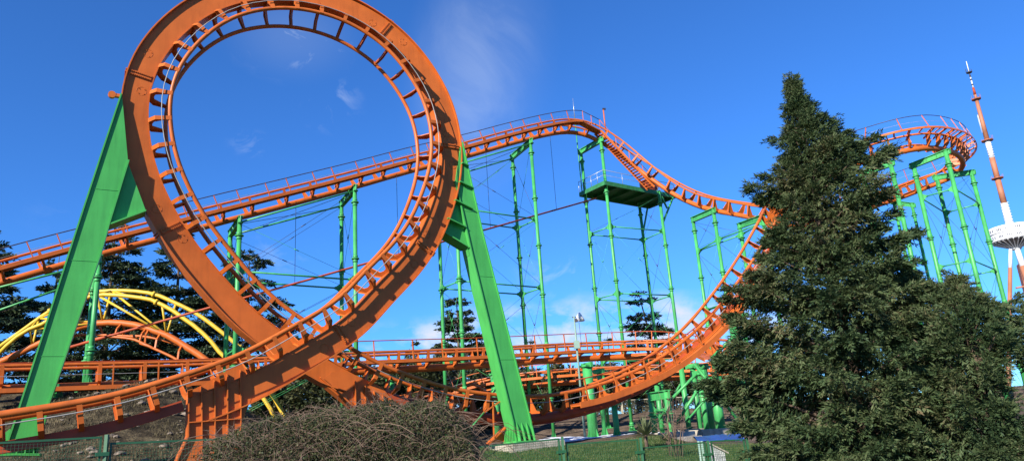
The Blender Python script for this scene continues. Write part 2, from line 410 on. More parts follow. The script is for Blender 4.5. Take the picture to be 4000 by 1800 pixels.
# ---------------- generic ride track with a walkway
def left_normal(t, T, P):
    l = V((-T[1], T[0], 0)); l.normalize(); return tuple(l)
def banked(fn):
    def f(t, T, P):
        l = V((-T[1], T[0], 0)).normalized(); b = fn(t); return tuple(l*math.cos(b) + ZZ*math.sin(b))
    return f
def from_near(pts, lat=left_normal, g=1.5, step=.5, it=8, l=None, n=0.):
    a = Track(pts, lat, step, it, g); l = g/2 if l is None else l
    return Track([tuple(a.P[i] + a.L[i]*l + a.N[i]*n) for i in range(0, a.n, 2)] + [tuple(a.P[-1] + a.L[-1]*l + a.N[-1]*n)], lat, step, 3, g)
def ride(root, tr, br=2.1, sp_r=.2, sp_n=-1.02, rail_r=.083, walk=None, m='orange', bm='orange', side=-1, post=1.75, hn=.45, dn=-.55, off=.5, hr_m='dark', wl=(1.0, 1.75), every=1, deck=True):
    rails(tr, root, rail_r, 'rail', seg=8, every=every)
    MB().tube(tr.line(0, sp_n, every=every), sp_r, 12).build('spine_pipe', M[m], root)
    for i in tr.idx(br, off=off):
        mb = u_bracket(tr, i, abs(sp_n)-sp_r*.4, sp_r*.8, .16, .05)
        if walk and walk[0] <= i < (walk[1] or tr.n):
            d_ = dn(i) if callable(dn) else dn; b = tr.p(i, side*wl[1], d_-.06)
            mb.bar(tr.p(i, side*.3, d_-.12), b, .09, .12); mb.bar(tr.p(i, side*.35, sp_n+.1), tr.p(i, side*(wl[0]+.2), d_-.1), .08, .10)
        mb.build('bracket', M[bm], root)
    if walk:
        fh = hn if callable(hn) else (lambda i: hn)
        fd = dn if callable(dn) else (lambda i: dn)
        a, b = walk[0], walk[1] or tr.n
        w = MB()
        if deck: tr.sweep(w, lambda i: [(side*wl[0], fd(i)), (side*wl[1], fd(i)), (side*wl[1], fd(i)-.04), (side*wl[0], fd(i)-.04)], a, b, every)
        tr.sweep(w, lambda i: [(side*(wl[1]+.004), fd(i)+.06), (side*(wl[1]+.05), fd(i)+.06), (side*(wl[1]+.05), fd(i)-.14), (side*(wl[1]+.004), fd(i)-.14)], a, b, every)
        tr.sweep(w, lambda i: [(side*(wl[0]-.05), fd(i)+.02), (side*(wl[0]-.004), fd(i)+.02), (side*(wl[0]-.004), fd(i)-.12), (side*(wl[0]-.05), fd(i)-.12)], a, b, every)
        w.build('walkway', M[bm], root)
        ids = list(range(a, b, every))
        h = MB().tube([tr.p(i, side*wl[1], fh(i)) for i in ids], .032, 6).build('handrail', M[hr_m], root)
        MB().tube([tr.p(i, side*wl[1], (fh(i)+fd(i))/2) for i in ids], .012, 4).build('middle_wire', M['cable'], h)
        for i in tr.idx(post, a, b-1, .3):
            MB().bar(tr.p(i, side*wl[1], fd(i)), tr.p(i, side*wl[1], fh(i)), .06, .06).build('post', M[bm], h)

# ---------------- lift hill
HL = R(36); LU = V((math.cos(HL), math.sin(HL), 0)); LA = V((-math.sin(HL), math.cos(HL), 0))
LIFT_O = at(1288, 326, 60.0)
LN = [(-60,674,0),(0,658,0),(31,648.5,0),(124.5,623.2,0),(181,607.7,0),(264.5,587,0),(369.5,560,0),(470,536,0),(526,520.6,0),(571,510,0),(644,492,0),(757,464,0),(900,428,0),(1011.6,397.5,0),
 (1168.7,359,0),(1250,336.5,0),(1328,316.5,0),(1386,304,0),(1414,299.5,0),(1442,298,0),(1470,302,-.3),(1500,312,-.7),(1541,336,-1.5),(1578,363,-2.3),(1613,394,-3.2),(1636,414,-3.9),(1670,441,-5),(1698,462,-6),
 (1724,477,-7),(1752,489.6,-8.2),(1781,497.4,-9.5),(1809,503,-10.8),(1840,508,-12.2),(1866,513,-13.4),(1893,518,-14.6),(1920,520.7,-15.8),(1945,522,-16.6),(1990,527,-17.6),(2050,540,-18)]
lift = from_near([tuple(onp(x, y, LIFT_O + LA*q, LA)) for x, y, q in LN])
def px_of(p):
    d = p.dot(_F); return 1288 + F_PX*p.dot(CR)/d, 579.6 - F_PX*p.dot(CU)/d
def near_px(tr, x, l=0, n=0):       # first track index whose picture column passes x
    xs = [px_of(tr.p(i, l, n))[0] for i in range(tr.n)]
    return int(np.argmin(abs(np.array(xs)-x)))
lr = empty('lift_hill_track', tuple(lift.p(near_px(lift, 603), 0, -2)), 'long orange lift hill track climbing to the crest with walkway and handrail', 'coaster track')
i_cr = near_px(lift, 1440)
ride(lr, lift, walk=(0, i_cr+1), every=2)
# level walkway past the crest, then the steep stair down to the drive platform
WO = LIFT_O - LA*(1.0)
a0 = lift.p(i_cr, -1.0, -.55); a1 = lift.p(i_cr, -1.75, -.55)
b1 = onp(1511, 327, LIFT_O - LA*1.0, LA); b0 = b1 + LA*.75
mb = MB(); mb.prism([a0, a1, b1, b0], V((0, 0, -.12))); mb.build('crest_walkway', M['orange'], lr)
h = MB().tube([a1 + ZZ*1.0, b1 + ZZ*1.05], .032, 6).build('crest_handrail', M['dark'], lr)
for t in (.02, .5, .98): MB().bar(a1.lerp(b1, t), a1.lerp(b1, t) + ZZ*1.03, .05, .05).build('post', M['orange'], h)
s1 = onp(1646, 470, LIFT_O - LA*3.2, LA); s0 = b1 + V((0, 0, -.05)); dS = s1-s0; n = 26
mb = MB()
for o_ in (0, .85): mb.bar(s0 + LA*o_ , s1 + LA*o_, .05, .22)
for k in range(n):
    c = s0 + dS*((k+.5)/n); mb.box(c + LA*.42, LU*.12, LA*.40, ZZ*.02)
mb.build('stair', M['rail'], lr)
h = MB().tube([b1 + ZZ*1.05, s0 + dS*.08 + ZZ*1.0, s1 + ZZ*1.0], .03, 6).build('stair_handrail', M['rail'], lr)
for t in (.3, .55, .8, .98): MB().bar(s0 + dS*t, s0 + dS*t + ZZ*1.0, .05, .05).build('post', M['rail'], h)
# ladder-like service walkway under the run-out
i0, i1 = near_px(lift, 1680), near_px(lift, 1790)
mb = MB()
for l in (.9, 1.7): mb.tube(lift.line(l, -1.35, i0, i1, 2), .035, 5)
for i in range(i0, i1, 2): mb.bar(lift.p(i, .9, -1.35), lift.p(i, 1.7, -1.35), .04, .04)
mb.build('service_ladder', M['dark'], lr)
# slanting service pipe below the lift, on thin hangers
O2 = LIFT_O + LA*.4
pa, pb = onp(150, 880, O2, LA), onp(1500, 499, O2, LA)
sp = empty('service_pipe', tuple(pb), 'thin red pipe slanting below the lift hill on wire hangers', 'pipe')
MB().tube([pa, pb], .075, 8).build('pipe', M['red'], sp)
for x in (743, 1003, 1233, 1399):
    k = min(range(400), key=lambda k: abs(px_of(pa.lerp(pb, k/399))[0]-x)); p = pa.lerp(pb, k/399)
    j = int(np.argmin([(lift.P[i][0]-p.x)**2+(lift.P[i][1]-p.y)**2 for i in range(lift.n)])); top = lift.p(j, 0, -1.1)
    MB().cyl(p, V((p.x, p.y, top.z)), .018, 5).build('hanger', M['dark'], sp)
# lightning rod and camera pole at the crest
g0 = onp(1458, 420, LIFT_O + LA*2.2, LA); tpz = onp(1446, 249, LIFT_O + LA*2.2, LA).z
lrod = empty('lightning_rod', tuple(g0), 'thin pale green lightning rod rising behind the lift crest', 'rod')
mb = MB(); mb.tube([g0 - ZZ*3, V((g0.x, g0.y, tpz-2.2))], .055, 6); mb.build('mast', M['tower_green'], lrod)
MB().tube([V((g0.x, g0.y, tpz-2.2)), V((g0.x, g0.y, tpz))], .03, 6, rads=[.045, .012]).build('tip', M['steel'], lrod)
cp = onp(1524, 333, LIFT_O - LA*1.1, LA); ct = onp(1520, 277, LIFT_O - LA*1.1, LA).z
cr_ = empty('camera_pole', tuple(cp), 'short orange pole with a small camera at the top of the stair', 'pole')
MB().cyl(cp, V((cp.x, cp.y, ct)), .06, 8).build('mast', M['rail'], cr_)
MB().box(V((cp.x+.08, cp.y, ct+.08)), V((.16, .04, 0)), V((0, .07, 0)), V((0, 0, .07))).build('camera', M['dark'], cr_)

# ---------------- green lattice towers
def gz(x, y): return ground_z(x, y)
def column(mb, top, zb, r=.15, seg=10, rings=()):
    base = V((top.x, top.y, zb)); mb.cyl(base, top, r, seg)
    for z in rings:
        if zb+.3 < z < top.z-.1:
            p = V((top.x, top.y, z)); mb.cyl(p - ZZ*.035, p + ZZ*.035, r+.13, 10); mb.cyl(p - ZZ*.26, p - ZZ*.04, r+.03, 10); mb.cyl(p + ZZ*.04, p + ZZ*.26, r+.03, 10)
    mb.box(base + ZZ*.02, V((.38, 0, 0)), V((0, .38, 0)), ZZ*.03)
    for a in range(4):
        d = V((math.cos(a*1.571+.6), math.sin(a*1.571+.6), 0)); s = V((-d.y, d.x, 0))
        mb.prism([base + d*r*.8 + ZZ*.05, base + d*(r+.2) + ZZ*.05, base + d*r*.8 + ZZ*.7], s*.03)
    mb.cyl(top, top + ZZ*.05, r+.05, 10)
RING = {}
def tower(label, cols, pairs, struts, rods, r=.15, ring=4.2, beam=True, name='lattice_tower', cat='tower', group='green support towers', foot=None):
    """cols: tops; pairs: indices joined by a top beam; struts: (i,j,z) tubes; rods: (i,z0,j,z1) thin ties"""
    c = sum(cols, V())/len(cols); zb0 = gz(c.x, c.y)
    root = empty(name, (c.x, c.y, zb0), label, cat, group)
    for p in cols:
        zb = foot if foot is not None else gz(p.x, p.y)-.05
        mb = MB(); column(mb, p, zb, r, rings=[p.z - 1.2 - ring*k for k in range(9)]); mb.build('column', M['tower_green'], root)
    for i, j in pairs:
        d = (cols[j]-cols[i]); dn = d.normalized()
        mb = MB(); a, b = cols[i] - dn*.3 - ZZ*.16, cols[j] + dn*.3 - ZZ*.16
        mb.bar(a, b, .07, .42)
        mb.bar(a + ZZ*.22, b + ZZ*.22, .30, .05); mb.bar(a - ZZ*.22, b - ZZ*.22, .30, .05)
        k = max(2, int(d.length/.8))
        for q in range(k+1): mb.bar(a.lerp(b, q/k) - ZZ*.2, a.lerp(b, q/k) + ZZ*.2, .26, .04)
        mb.build('cross_beam', M['tower_green'], root)
    for i, j, z in struts:
        a = V((cols[i].x, cols[i].y, z)); b = V((cols[j].x, cols[j].y, z)); d = (b-a).normalized()
        mb = MB(); mb.cyl(a + d*.45, b - d*.45, .062, 8)
        for p, s in ((a, d), (b, -d)):
            mb.prism([p + s*.12 - ZZ*.34, p + s*.42 - ZZ*.12, p + s*.5 - ZZ*.1, p + s*.5 + ZZ*.1, p + s*.42 + ZZ*.12, p + s*.12 + ZZ*.34], V((-d.y, d.x, 0))*.03)
            mb.cyl(p + s*.44, p + s*.52, .11, 8)
        mb.build('strut', M['tower_green'], root)
    for i, z0, j, z1 in rods:
        a = V((cols[i].x, cols[i].y, z0)); b = V((cols[j].x, cols[j].y, z1)); d = b-a
        mb = MB(); mb.cyl(a, b, .013, 5); mb.cyl(a + d*.45, a + d*.49, .032, 6)
        mb.build('tie_rod', M['dark'] if rnd.random() < .5 else M['tower_green'], root)
    return root
def lift_cols(nx, ny, fx, fy, dn=-1.45, df=1.4):
    return onp(nx, ny, LIFT_O + LA*(.75+dn), LA), onp(fx, fy, LIFT_O + LA*(.75+df), LA)
def braced(cols, lv, extra_pairs=((0, 1), (2, 3)), top=True):
    """struts round the four sides at the given levels and crossing rods between them"""
    st, rods = [], []
    sides = [(0, 2), (1, 3), (0, 1), (2, 3)]
    for z in lv:
        for i, j in sides: st.append((i, j, z))
    zs = sorted(lv, reverse=True)
    for i, j in sides:
        t = min(cols[i].z, cols[j].z)
        ch = [None] + zs + [zs[-1]-4.5]
        for a, b in zip(ch[:-1], ch[1:]):
            za_i = cols[i].z-.4 if a is None else a-.2; za_j = cols[j].z-.4 if a is None else a-.2
            rods += [(i, za_i, j, b+.2), (j, za_j, i, b+.2)]
    return st, rods
T0 = lift_cols(250.5, 647, 239, 684)
tower('green two-column support under the lift, beside the left loop leg', list(T0), [(0, 1)], [(0, 1, T0[0].z-4)], [(0, T0[0].z-.4, 1, T0[0].z-4), (1, T0[1].z-.4, 0, T0[0].z-4)])
sl_ = empty('sloping_brace', tuple(T0[0]), 'green pipes under the lift running out of the picture at the left edge', 'brace', 'sloping green braces')
for p, x, y, l in ((T0[0], -60, 737, -.7), (T0[1], -60, 800, 2.1)):
    MB().cyl(p - ZZ*.3, onp(x, y, LIFT_O + LA*(.75+l-.75), LA), .062, 8).build('pipe', M['tower_green'], sl_)
T1 = lift_cols(603.7, 548.5, 580, 582); T2 = lift_cols(892.5, 470, 859, 508)
ca = [T1[0], T1[1], T2[0], T2[1]]; zl = onp(760, 700, LIFT_O, LA).z
st, rods = braced(ca, [zl, zl-5])
tower('green four-column lattice tower under the lift, seen through the loop', ca, [(0, 1), (2, 3)], st, rods)
TB = lift_cols(1141.5, 408, 1099, 446); T3 = lift_cols(1334, 353, 1288.5, 391)
cb = [TB[0], TB[1], T3[0], T3[1]]; zs = [onp(1345, 551, LIFT_O-LA*.7, LA).z, onp(1350, 722, LIFT_O-LA*.7, LA).z]
st, rods = braced(cb, zs + [2*zs[1]-zs[0]])
tower('green four-column lattice tower under the lift, right of the loop', cb, [(0, 1), (2, 3)], st, rods)
for A_, B_, lab in ((T1, T2, 'sloping green pipes under the lift, seen through the loop'), (TB, T3, 'sloping green pipes under the lift, right of the loop')):
    r_ = empty('sloping_brace', tuple((A_[0]+B_[0])/2), lab, 'brace', 'sloping green braces')
    for k in (0, 1): MB().cyl(A_[k] - ZZ*.3, B_[k] - ZZ*.3, .062, 8).build('pipe', M['tower_green'], r_)
    for k in (0, 1): MB().cyl(A_[k] - ZZ*.4, B_[1-k] - ZZ*.4, .018, 5).build('tie_rod', M['dark'], r_)
# tower under the drive platform
nl, fl = lift_cols(1511, 349, 1461, 378)
nr = onp(1657, 482, LIFT_O + LA*(-.7-.9), LA); fr = onp(1608, 512, LIFT_O + LA*(2.1-.5), LA)
cp4 = [nl, fl, nr, fr]; zs = [onp(1545, 571, LIFT_O-LA*.7, LA).z, onp(1560, 738, LIFT_O-LA*.7, LA).z]
st, rods = braced(cp4, zs + [2*zs[1]-zs[0]+.6])
rods = [q for q in rods if not (q[1] > nr.z+.5 or q[3] > nr.z+.5)]
tower('green four-column lattice tower carrying the drive platform', cp4, [(0, 1)], st, rods)
# the platform itself
O4 = LIFT_O - LA*1.1; c1 = onp(1521, 462, O4, LA); c2 = onp(1696, 481, O4, LA); zp = (c1.z+c2.z)/2; c1.z = c2.z = zp
dk = empty('drive_platform', tuple(c1), 'green platform with handrail and drive motor below the stair', 'platform')
c3, c4 = c2 + LA*3.6, c1 + LA*3.6
mb = MB(); mb.prism([c1, c2, c3, c4], ZZ*-.06); mb.build('deck', M['darkgreen'], dk)
mb = MB(); zd = ZZ*-.25
for a, b in ((c1, c2), (c2, c3), (c3, c4), (c4, c1)): mb.bar(a + zd, b + zd, .12, .36)
for t in (.2, .4, .6, .8): mb.bar(c1.lerp(c2, t) + zd*.8, c4.lerp(c3, t) + zd*.8, .1, .3)
mb.build('edge_beam', M['darkgreen'], dk)
h = None
pts = [c4, c1 + LU*2.0*0, c1, c2, c3]
h = MB().tube([c4 + ZZ*1.05, c1 + ZZ*1.05, c2 + ZZ*1.05, c3 + ZZ*1.05], .028, 6).build('handrail', M['steel'], dk)
MB().tube([c4 + ZZ*.55, c1 + ZZ*.55, c2 + ZZ*.55, c3 + ZZ*.55], .02, 5).build('middle_rail', M['steel'], h)
for a, b in ((c1, c2), (c1, c4), (c2, c3)):
    for t in (0, .25, .5, .75, 1): MB().cyl(a.lerp(b, t), a.lerp(b, t) + ZZ*1.05, .024, 5).build('post', M['steel'] if a is c1 else M['rail'], h)
mc = c1.lerp(c2, .72) + LA*1.1
mb = MB(); mb.box(mc + ZZ*.7, LU*.55, LA*.45, ZZ*.65); mb.cyl(mc + LU*.75 + ZZ*.95 - LA*.3, mc + LU*.75 + ZZ*.95 + LA*.3, .6, 16)
for k in range(5): mb.box(mc + ZZ*(.2+.2*k) - LA*.47, LU*.35, LA*.02, ZZ*.05)
mb.build('drive_motor', M['red'], dk)
for a, b, x in ((c2 - LU*.2, nr - ZZ*3.2, 0), (c3 - LU*.2, fr - ZZ*3.2, 0), (nr - ZZ*.2 + LU*.3, nr - ZZ*1.6 + LU*.9, 0)):
    MB().bar(a + zd, b, .14, .14).build('knee_brace', M['tower_green'], dk)
# tower right of the platform
def tw(x, y, Y): return at(x, y, Y)
p5 = near_px(lift, 1800); p6 = near_px(lift, 1905)
Ya, Yb = lift.P[p5][1], lift.P[p6][1]
c5 = [tw(1794, 525.6, Ya-1.5), tw(1742.5, 548, Ya+2.0), tw(1918, 542, Yb-1.4), tw(1860, 563, Yb+2.0)]
zs = [at(1808, 603, Ya-1.5).z, at(1815, 760, Ya-1.5).z]
st, rods = braced(c5, zs + [2*zs[1]-zs[0]])
tower('green four-column lattice tower between the platform and the tall conifer', c5, [(0, 1), (2, 3)], st, rods)

# ---------------- level track behind the loop
HB = R(33.5); BU = V((math.cos(HB), math.sin(HB), 0)); BA = V((-math.sin(HB), math.cos(HB), 0)); LOW_O = at(1288, 870, 50)
LW = [(-60,921,0),(0,920,0),(120,917,0),(322,913,0),(537,907,0),(700,898,0),(820,891,0),(928,885.8,0),(994,883.9,0),(1064,881,0),(1132,879,0),(1180,877,0),(1291,871,0),(1354,868,0),(1441,863.5,0),(1517,861,-.3),
 (1566,858.5,-.8),(1614,856.5,-1.6),(1653,854.6,-2.6),(1702,854,-4.2),(1745,856,-6.4),(1785,862,-9.5),(1815,870,-13)]
low = from_near([tuple(onp(x, y, LOW_O + BA*q, BA)) for x, y, q in LW])
rt = empty('level_track', tuple(low.p(near_px(low, 900), 0, -5)), 'level orange track with handrail running behind the foot of the loop', 'coaster track')
ja, jb = near_px(low, 560), near_px(low, 860)
ride(rt, low, br=2.0, walk=(0, low.n), post=2.3, hn=lambda i: -.02 + .57*sst(ja, jb, i), dn=lambda i: -1.2 + .55*sst(ja, jb, i), sp_r=.22, hr_m='red', every=2)
# ---------------- lower track curving behind it
LV_ = [(1010,1010,64),(1070,998,64),(1130,979,64),(1165,964,63.5),(1233,948,63),(1305,940,62.5),(1373,932.5,62),(1470,925.6,62),(1546,922.5,62),(1624,919.5,62),(1700,917,61.5),(1770,914,60.5),(1830,912,59)]
lo2 = from_near([tuple(at(*p)) for p in LV_], g=1.5)
rt2 = empty('return_track', tuple(lo2.p(lo2.n//2, 0, -5)), 'low orange return track dipping at its left end, farthest behind the loop', 'coaster track')
ride(rt2, lo2, br=2.0, walk=(0, lo2.n), post=2.3, hn=.45, dn=-.55, sp_r=.2, hr_m='rail', every=2)
# walkway, handrail and stair on the climbing exit track
i0, i1 = near_px(trk, 1325, -.75), near_px(trk, 1880, -.75)
w = MB(); trk.sweep(w, [(-1.05, -.62), (-1.75, -.62), (-1.75, -.67), (-1.05, -.67)], i0+8, i1, 2)
trk.sweep(w, [(-1.754, -.5), (-1.80, -.5), (-1.80, -.76), (-1.754, -.76)], i0+8, i1, 2); trk.sweep(w, [(-1.0, -.55), (-1.046, -.55), (-1.046, -.75), (-1.0, -.75)], i0+8, i1, 2)
w.build('walkway', M['orange'], loop)
for i in range(i0+50, i1, 2):
    pass
h = MB().tube(trk.line(-1.75, .48, i0+8, i1, 3), .03, 6).build('handrail', M['red'], loop)
for i in trk.idx(1.9, i0+8, i1-1, .2): MB().bar(trk.p(i, -1.75, -.62), trk.p(i, -1.75, .48), .06, .06).build('post', M['rail'], h)
mb = MB()
for i in range(near_px(trk, 1560, -.75), i1, 2): mb.bar(trk.p(i, -1.80, -.66), trk.p(i, -1.02, -.66), .06, .10)
mb.build('stair_tread', M['rail'], loop)

# ---------------- ground supports of the low tracks
def fat_column(label, top, r, brace=None, cap=True):
    zb = gz(top.x, top.y)-.05; root = empty('support_column', (top.x, top.y, zb), label, 'column', 'green ground columns')
    mb = MB(); column(mb, top, zb, r, 14); mb.build('column', M['tower_green'], root)
    mb = MB(); mb.box(top + ZZ*.12, BU*(r+.1), BA*(r+.1), ZZ*.06); mb.bar(top + ZZ*.18 - BA*.5, top + ZZ*.18 + BA*.5, .2, .3, ZZ); mb.build('head', M['tower_green'], root)
    for a, b, w in brace or []:
        MB().cyl(a, b, w, 8).build('brace', M['tower_green'], root)
    return root
fat_column('fat green column under the level track beside the lamp post', at(1477, 925, 47), .31)
fat_column('fat green column under the return track behind the right loop leg', at(1243, 945, 62.5), .32)
fat_column('slim green column under the curve, left of the crossing braces', at(1713, 920, 46), .16)
fat_column('paired green column under the curve with upper brace', at(1742, 928, 47), .17, [(at(1693, 999, 45), at(1774, 918, 45.5), .09)])
fat_column('fattest green column with long braces, nearest the conifer', at(1797, 962, 44), .28, [(at(1700, 1066, 43.2), at(1778, 945, 43.4), .09), (at(1746, 914, 43.6), at(1856, 1056, 43.2), .09), (at(1788, 903, 43), at(1864, 827, 42.5), .1), (at(1800, 905, 43.3), at(1862, 850, 42.8), .08)])
fat_column('dark fat green column half hidden behind the braces', at(1766, 928, 49), .33)
for cc, lab in (([at(1636, 990, 44), at(1676, 984, 42)], 'green portal frame under the climbing exit track'), ):
    tower(lab, cc, [(0, 1)], [(0, 1, cc[0].z-1.0)], [(0, cc[0].z-.9, 1, gz(cc[1].x, cc[1].y)+.5)], r=.17, name='portal_frame', cat='frame', group=None)
fat_column('green column with twin pipes below the exit track', at(1545, 1020, 41), .16)
fat_column('slim green column behind the portal frame', at(1652, 968, 49), .16, [(at(1655, 1060, 49), at(1712, 965, 47.5), .06)])
fat_column('slim green column nearest the lamp post on its right', at(1507, 940, 50), .15)
fat_column('slim green column between the paired column and the fattest one', at(1760, 945, 45.5), .17, [(at(1726, 1060, 45), at(1790, 985, 44.6), .06)])
for x, y, Y, r, lab in ((1846, 820, 50, .2, 'green column rising into the conifer beside the exit track'), (1868, 800, 53, .17, 'slim green column rising behind the conifer edge')):
    fat_column(lab, at(x, y, Y), r)
for x, y, Y, lab in ((140, 985, 36, 'green column under the level track beside the left leg'), (216, 998, 37.5, 'green column under the level track, second from the left leg'),
                     (610, 940, 41, 'green column under the level track beside the near pylon'), (985, 960, 47, 'green column under the level track above the bramble')):
    fat_column(lab, at(x, y, Y), .17)

# orange anchor strut between the exit spine and the right leg's plinth
A0 = onp(1300, 1030, LOOP_O - AA*.2, AA); A1 = onp(1226, 1116, LOOP_O - AA*.2, AA); A2 = onp(1268, 1110, LOOP_O - AA*.2, AA)
an = empty('anchor_strut', tuple(A1), 'orange wedge strut at the foot of the right loop leg', 'strut')
MB().prism([onp(1272, 1072, LOOP_O - AA*.2, AA), A2, A1], AA*.12).build('wedge', M['orange'], an)
MB().bar(A1, onp(1275, 1070, LOOP_O - AA*.2, AA), .3, .05).build('flange', M['orange'], an)
MB().bar(onp(1243, 1105, LOOP_O - AA*.35, AA), onp(1240, 1010, LOOP_O - AA*.35, AA), .05, .05).build('post', M['rail'], an)
MB().bar(onp(1216, 1038, LOOP_O - AA*.35, AA), onp(1262, 1006, LOOP_O - AA*.35, AA), .05, .05).build('rail', M['rail'], an)
MB().cyl(onp(1170, 1092, LOOP_O - AA*.35, AA), onp(1218, 1036, LOOP_O - AA*.35, AA), .035, 6).build('brace', M['tower_green'], an)
# ---------------- banked turn at the upper right
HX = zz(3300, 450, 2.76, [(-250,585,66),(-60,560,64),(100,530,62.2),(300,478,60.6),(470,430,59.6),(600,392,59.1),(720,366,59),(850,351,59.3),(960,355,59.9),(1050,368,60.6),(1150,392,61.6),(1220,425,62.7),(1265,470,63.9),(1285,525,65.1),
  (1265,585,66.3),(1210,642,67.4),(1140,690,68.1),(960,745,68.8),(820,800,69),(680,860,69),(490,925,69),(300,985,69),(100,1040,69)])
bk = banked(lambda t: -.30)
pe = trk.p(trk.n-1, 0, -.98); pl = lift.p(lift.n-1, 0, -1.0)      # hidden behind the conifer the turn joins the climbing exit track and the lift's run-out
HP = [tuple(pe), tuple(at(1990, 512, 45)), tuple(at(2030, 480, 53)), tuple(at(2075, 452, 60))] + [tuple(at(*p)) for p in HX[2:-1]] + [tuple(at(2120, 545, 69)), tuple(V(at(2080, 553, 68)).lerp(pl, .5)), tuple(pl)]
sp0 = Track(HP, bk, .4, 10, 1.5)
hel = Track([tuple(sp0.p(i, 0, .98)) for i in range(0, sp0.n, 2)], bk, .4, 4, 1.5)
hr = empty('turnaround_track', tuple(hel.p(hel.n//3, 0, -6)), 'banked orange turn with pink handrail at the upper right beside the white mast tower', 'coaster track')
ride(hr, hel, br=1.25, sp_n=-.98, sp_r=.24, walk=(0, hel.n), post=1.75, hn=1.25, dn=-.05, wl=(.95, 1.7), rail_r=.085, deck=False, bm='rail')
for i in range(0, hel.n, 1 if hel.n < 95 else 2): MB().bar(hel.p(i, -.95, .0), hel.p(i, -1.7, .0), .14, .04).build('tread', M['rail'], hr)
Hc = zz(3300, 450, 2.76, [(1085,385,58.8),(735,522,60.8),(1360,600,64),(985,655,66.3)])
c6 = [at(*p) for p in Hc]
zs = [at(2389, 475, 58.8).z, at(2434, 655, 58.8).z]
st, rods = braced(c6, zs + [2*zs[1]-zs[0]]); 
tower('tall green four-column tower carrying the banked turn', c6, [(0, 1), (2, 3)], st, rods, r=.19, ring=5.5)
Hd = zz(3300, 450, 2.76, [(490,505,60),(185,615,62)]); c7 = [at(*p) for p in Hd]
tower('green support with one tall column standing clear right of the conifer top', c7, [(0, 1)], [(0, 1, c7[0].z-5)], [(0, c7[0].z-.5, 1, c7[0].z-5), (1, c7[1].z-.5, 0, c7[0].z-5)], r=.19, ring=5.5)
He = zz(3300, 450, 2.76, [(525,925,69.5),(720,950,68.2)]); c8 = [at(*p) for p in He]
tower('thin green two-column support behind, under the returning end of the turn', c8, [(0, 1)], [(0, 1, c8[0].z-6.5)], [(0, c8[0].z-.5, 1, c8[0].z-6.5), (1, c8[1].z-.5, 0, c8[0].z-6.5)], r=.15, ring=4.5)

# ---------------- television mast on the hill
TY = 520.
def ty(x, y): return at(x, y, TY)
axis = ty(2440, 190); ax = axis.x
def tz(y):                          # height on the axis whose picture row is y
    lo, hi = -200., 600.
    for _ in range(60):
        mid = (lo+hi)/2
        if px_of(V((ax, TY, mid)))[1] > y: lo = mid
        else: hi = mid
    return lo
k_ = TY/F_PX*1.02
tvr = empty('television_tower', (ax, TY, tz(1159)-20), 'red and white television mast with a round white pod on slanting legs', 'tower')
def seg(y0, y1, w0, w1, m, name='mast_section', s=14):
    MB().tube([V((ax, TY, tz(y0))), V((ax, TY, tz(y1)))], 0, s, rads=[w0*k_/2, w1*k_/2]).build(name, M[m], tvr)
def disc(y, w, h, m, name):
    z = tz(y); mb = MB(); mb.cyl(V((ax, TY, z-h*k_/2)), V((ax, TY, z+h*k_/2)), w*k_/2, 18)
    for q in range(10):
        a = q*.628; p = V((ax+math.cos(a)*w*k_*.5, TY+math.sin(a)*w*k_*.5, z)); mb.cyl(p, p + ZZ*(rnd.uniform(1.5, 3.5)), .12, 4)
    mb.build(name, M[m], tvr)
seg(183, 155, 2.6, 1.6, 'white'); seg(195, 183, 3.5, 3, 'dark'); seg(222, 195, 3.6, 3.2, 'white'); seg(203, 199, 4.4, 4.4, 'dark', 'collar'); seg(215, 212, 4.6, 4.6, 'dark', 'collar')
seg(238, 221, 7, 5.5, 'red'); seg(250, 238, 5, 5, 'towerred')
seg(354, 250, 12.5, 8.5, 'towerred'); seg(398, 354, 13, 13, 'white'); seg(449, 398, 13.5, 13.5, 'towerred'); seg(512, 449, 14.5, 13.8, 'towerred'); seg(575, 512, 19, 16, 'white')
disc(183, 14, 2, 'dark', 'small_gallery'); disc(250, 22, 3.2, 'rust', 'gallery'); disc(354, 27, 3, 'rust', 'gallery'); disc(449, 27, 3, 'rust', 'gallery')
mb = MB()
for y0, y1, n, ww in ((360, 396, 7, 9), (512, 568, 9, 12)):
    for q in range(n):
        z = tz(y0 + (y1-y0)*q/(n-1))
        for a in (0.2, 1.8, 3.4, 5.0): mb.cyl(V((ax, TY, z)), V((ax+math.cos(a)*ww*k_, TY+math.sin(a)*ww*k_, z)), .22, 4)
mb.build('antenna_rung', M['white'], tvr)
for x in (-9, -11): MB().cyl(V((ax+x*k_, TY-1, tz(335))), V((ax+x*k_, TY-1, tz(290))), .13, 5).build('whip_antenna', M['white'], tvr)
pr = 53*k_; zt, zm, zb = tz(572), tz(607), tz(623)
prof = [(pr*.97, zt), (pr*1.0, zt-(zt-zm)*.1), (pr*1.0, zt-(zt-zm)*.45), (pr*.96, zt-(zt-zm)*.5), (pr*.96, zt-(zt-zm)*.95), (pr*.9, zm)]
n = 48; mb = MB(); mb.sweep([[V((ax+r*math.cos(a*2*math.pi/n), TY+r*math.sin(a*2*math.pi/n), z)) for a in range(n)] for r, z in prof]); mb.build('pod', M['white'], tvr)
for zf in (.26, .72):
    for g in range(16):
        for w in range(3):
            if rnd.random() < .25: continue
            a = g*2*math.pi/16 + w*.075; z = zt-(zt-zm)*zf; r = pr*(1.0 if zf < .5 else .96)
            c = V((ax+r*math.cos(a), TY+r*math.sin(a), z)); d = V((math.cos(a), math.sin(a), 0)); s = V((-d.y, d.x, 0))
            if d.y > .35: continue
            MB().box(c + d*.02, s*.30, d*.12, ZZ*.85).build('window', M['blackwin'], tvr)
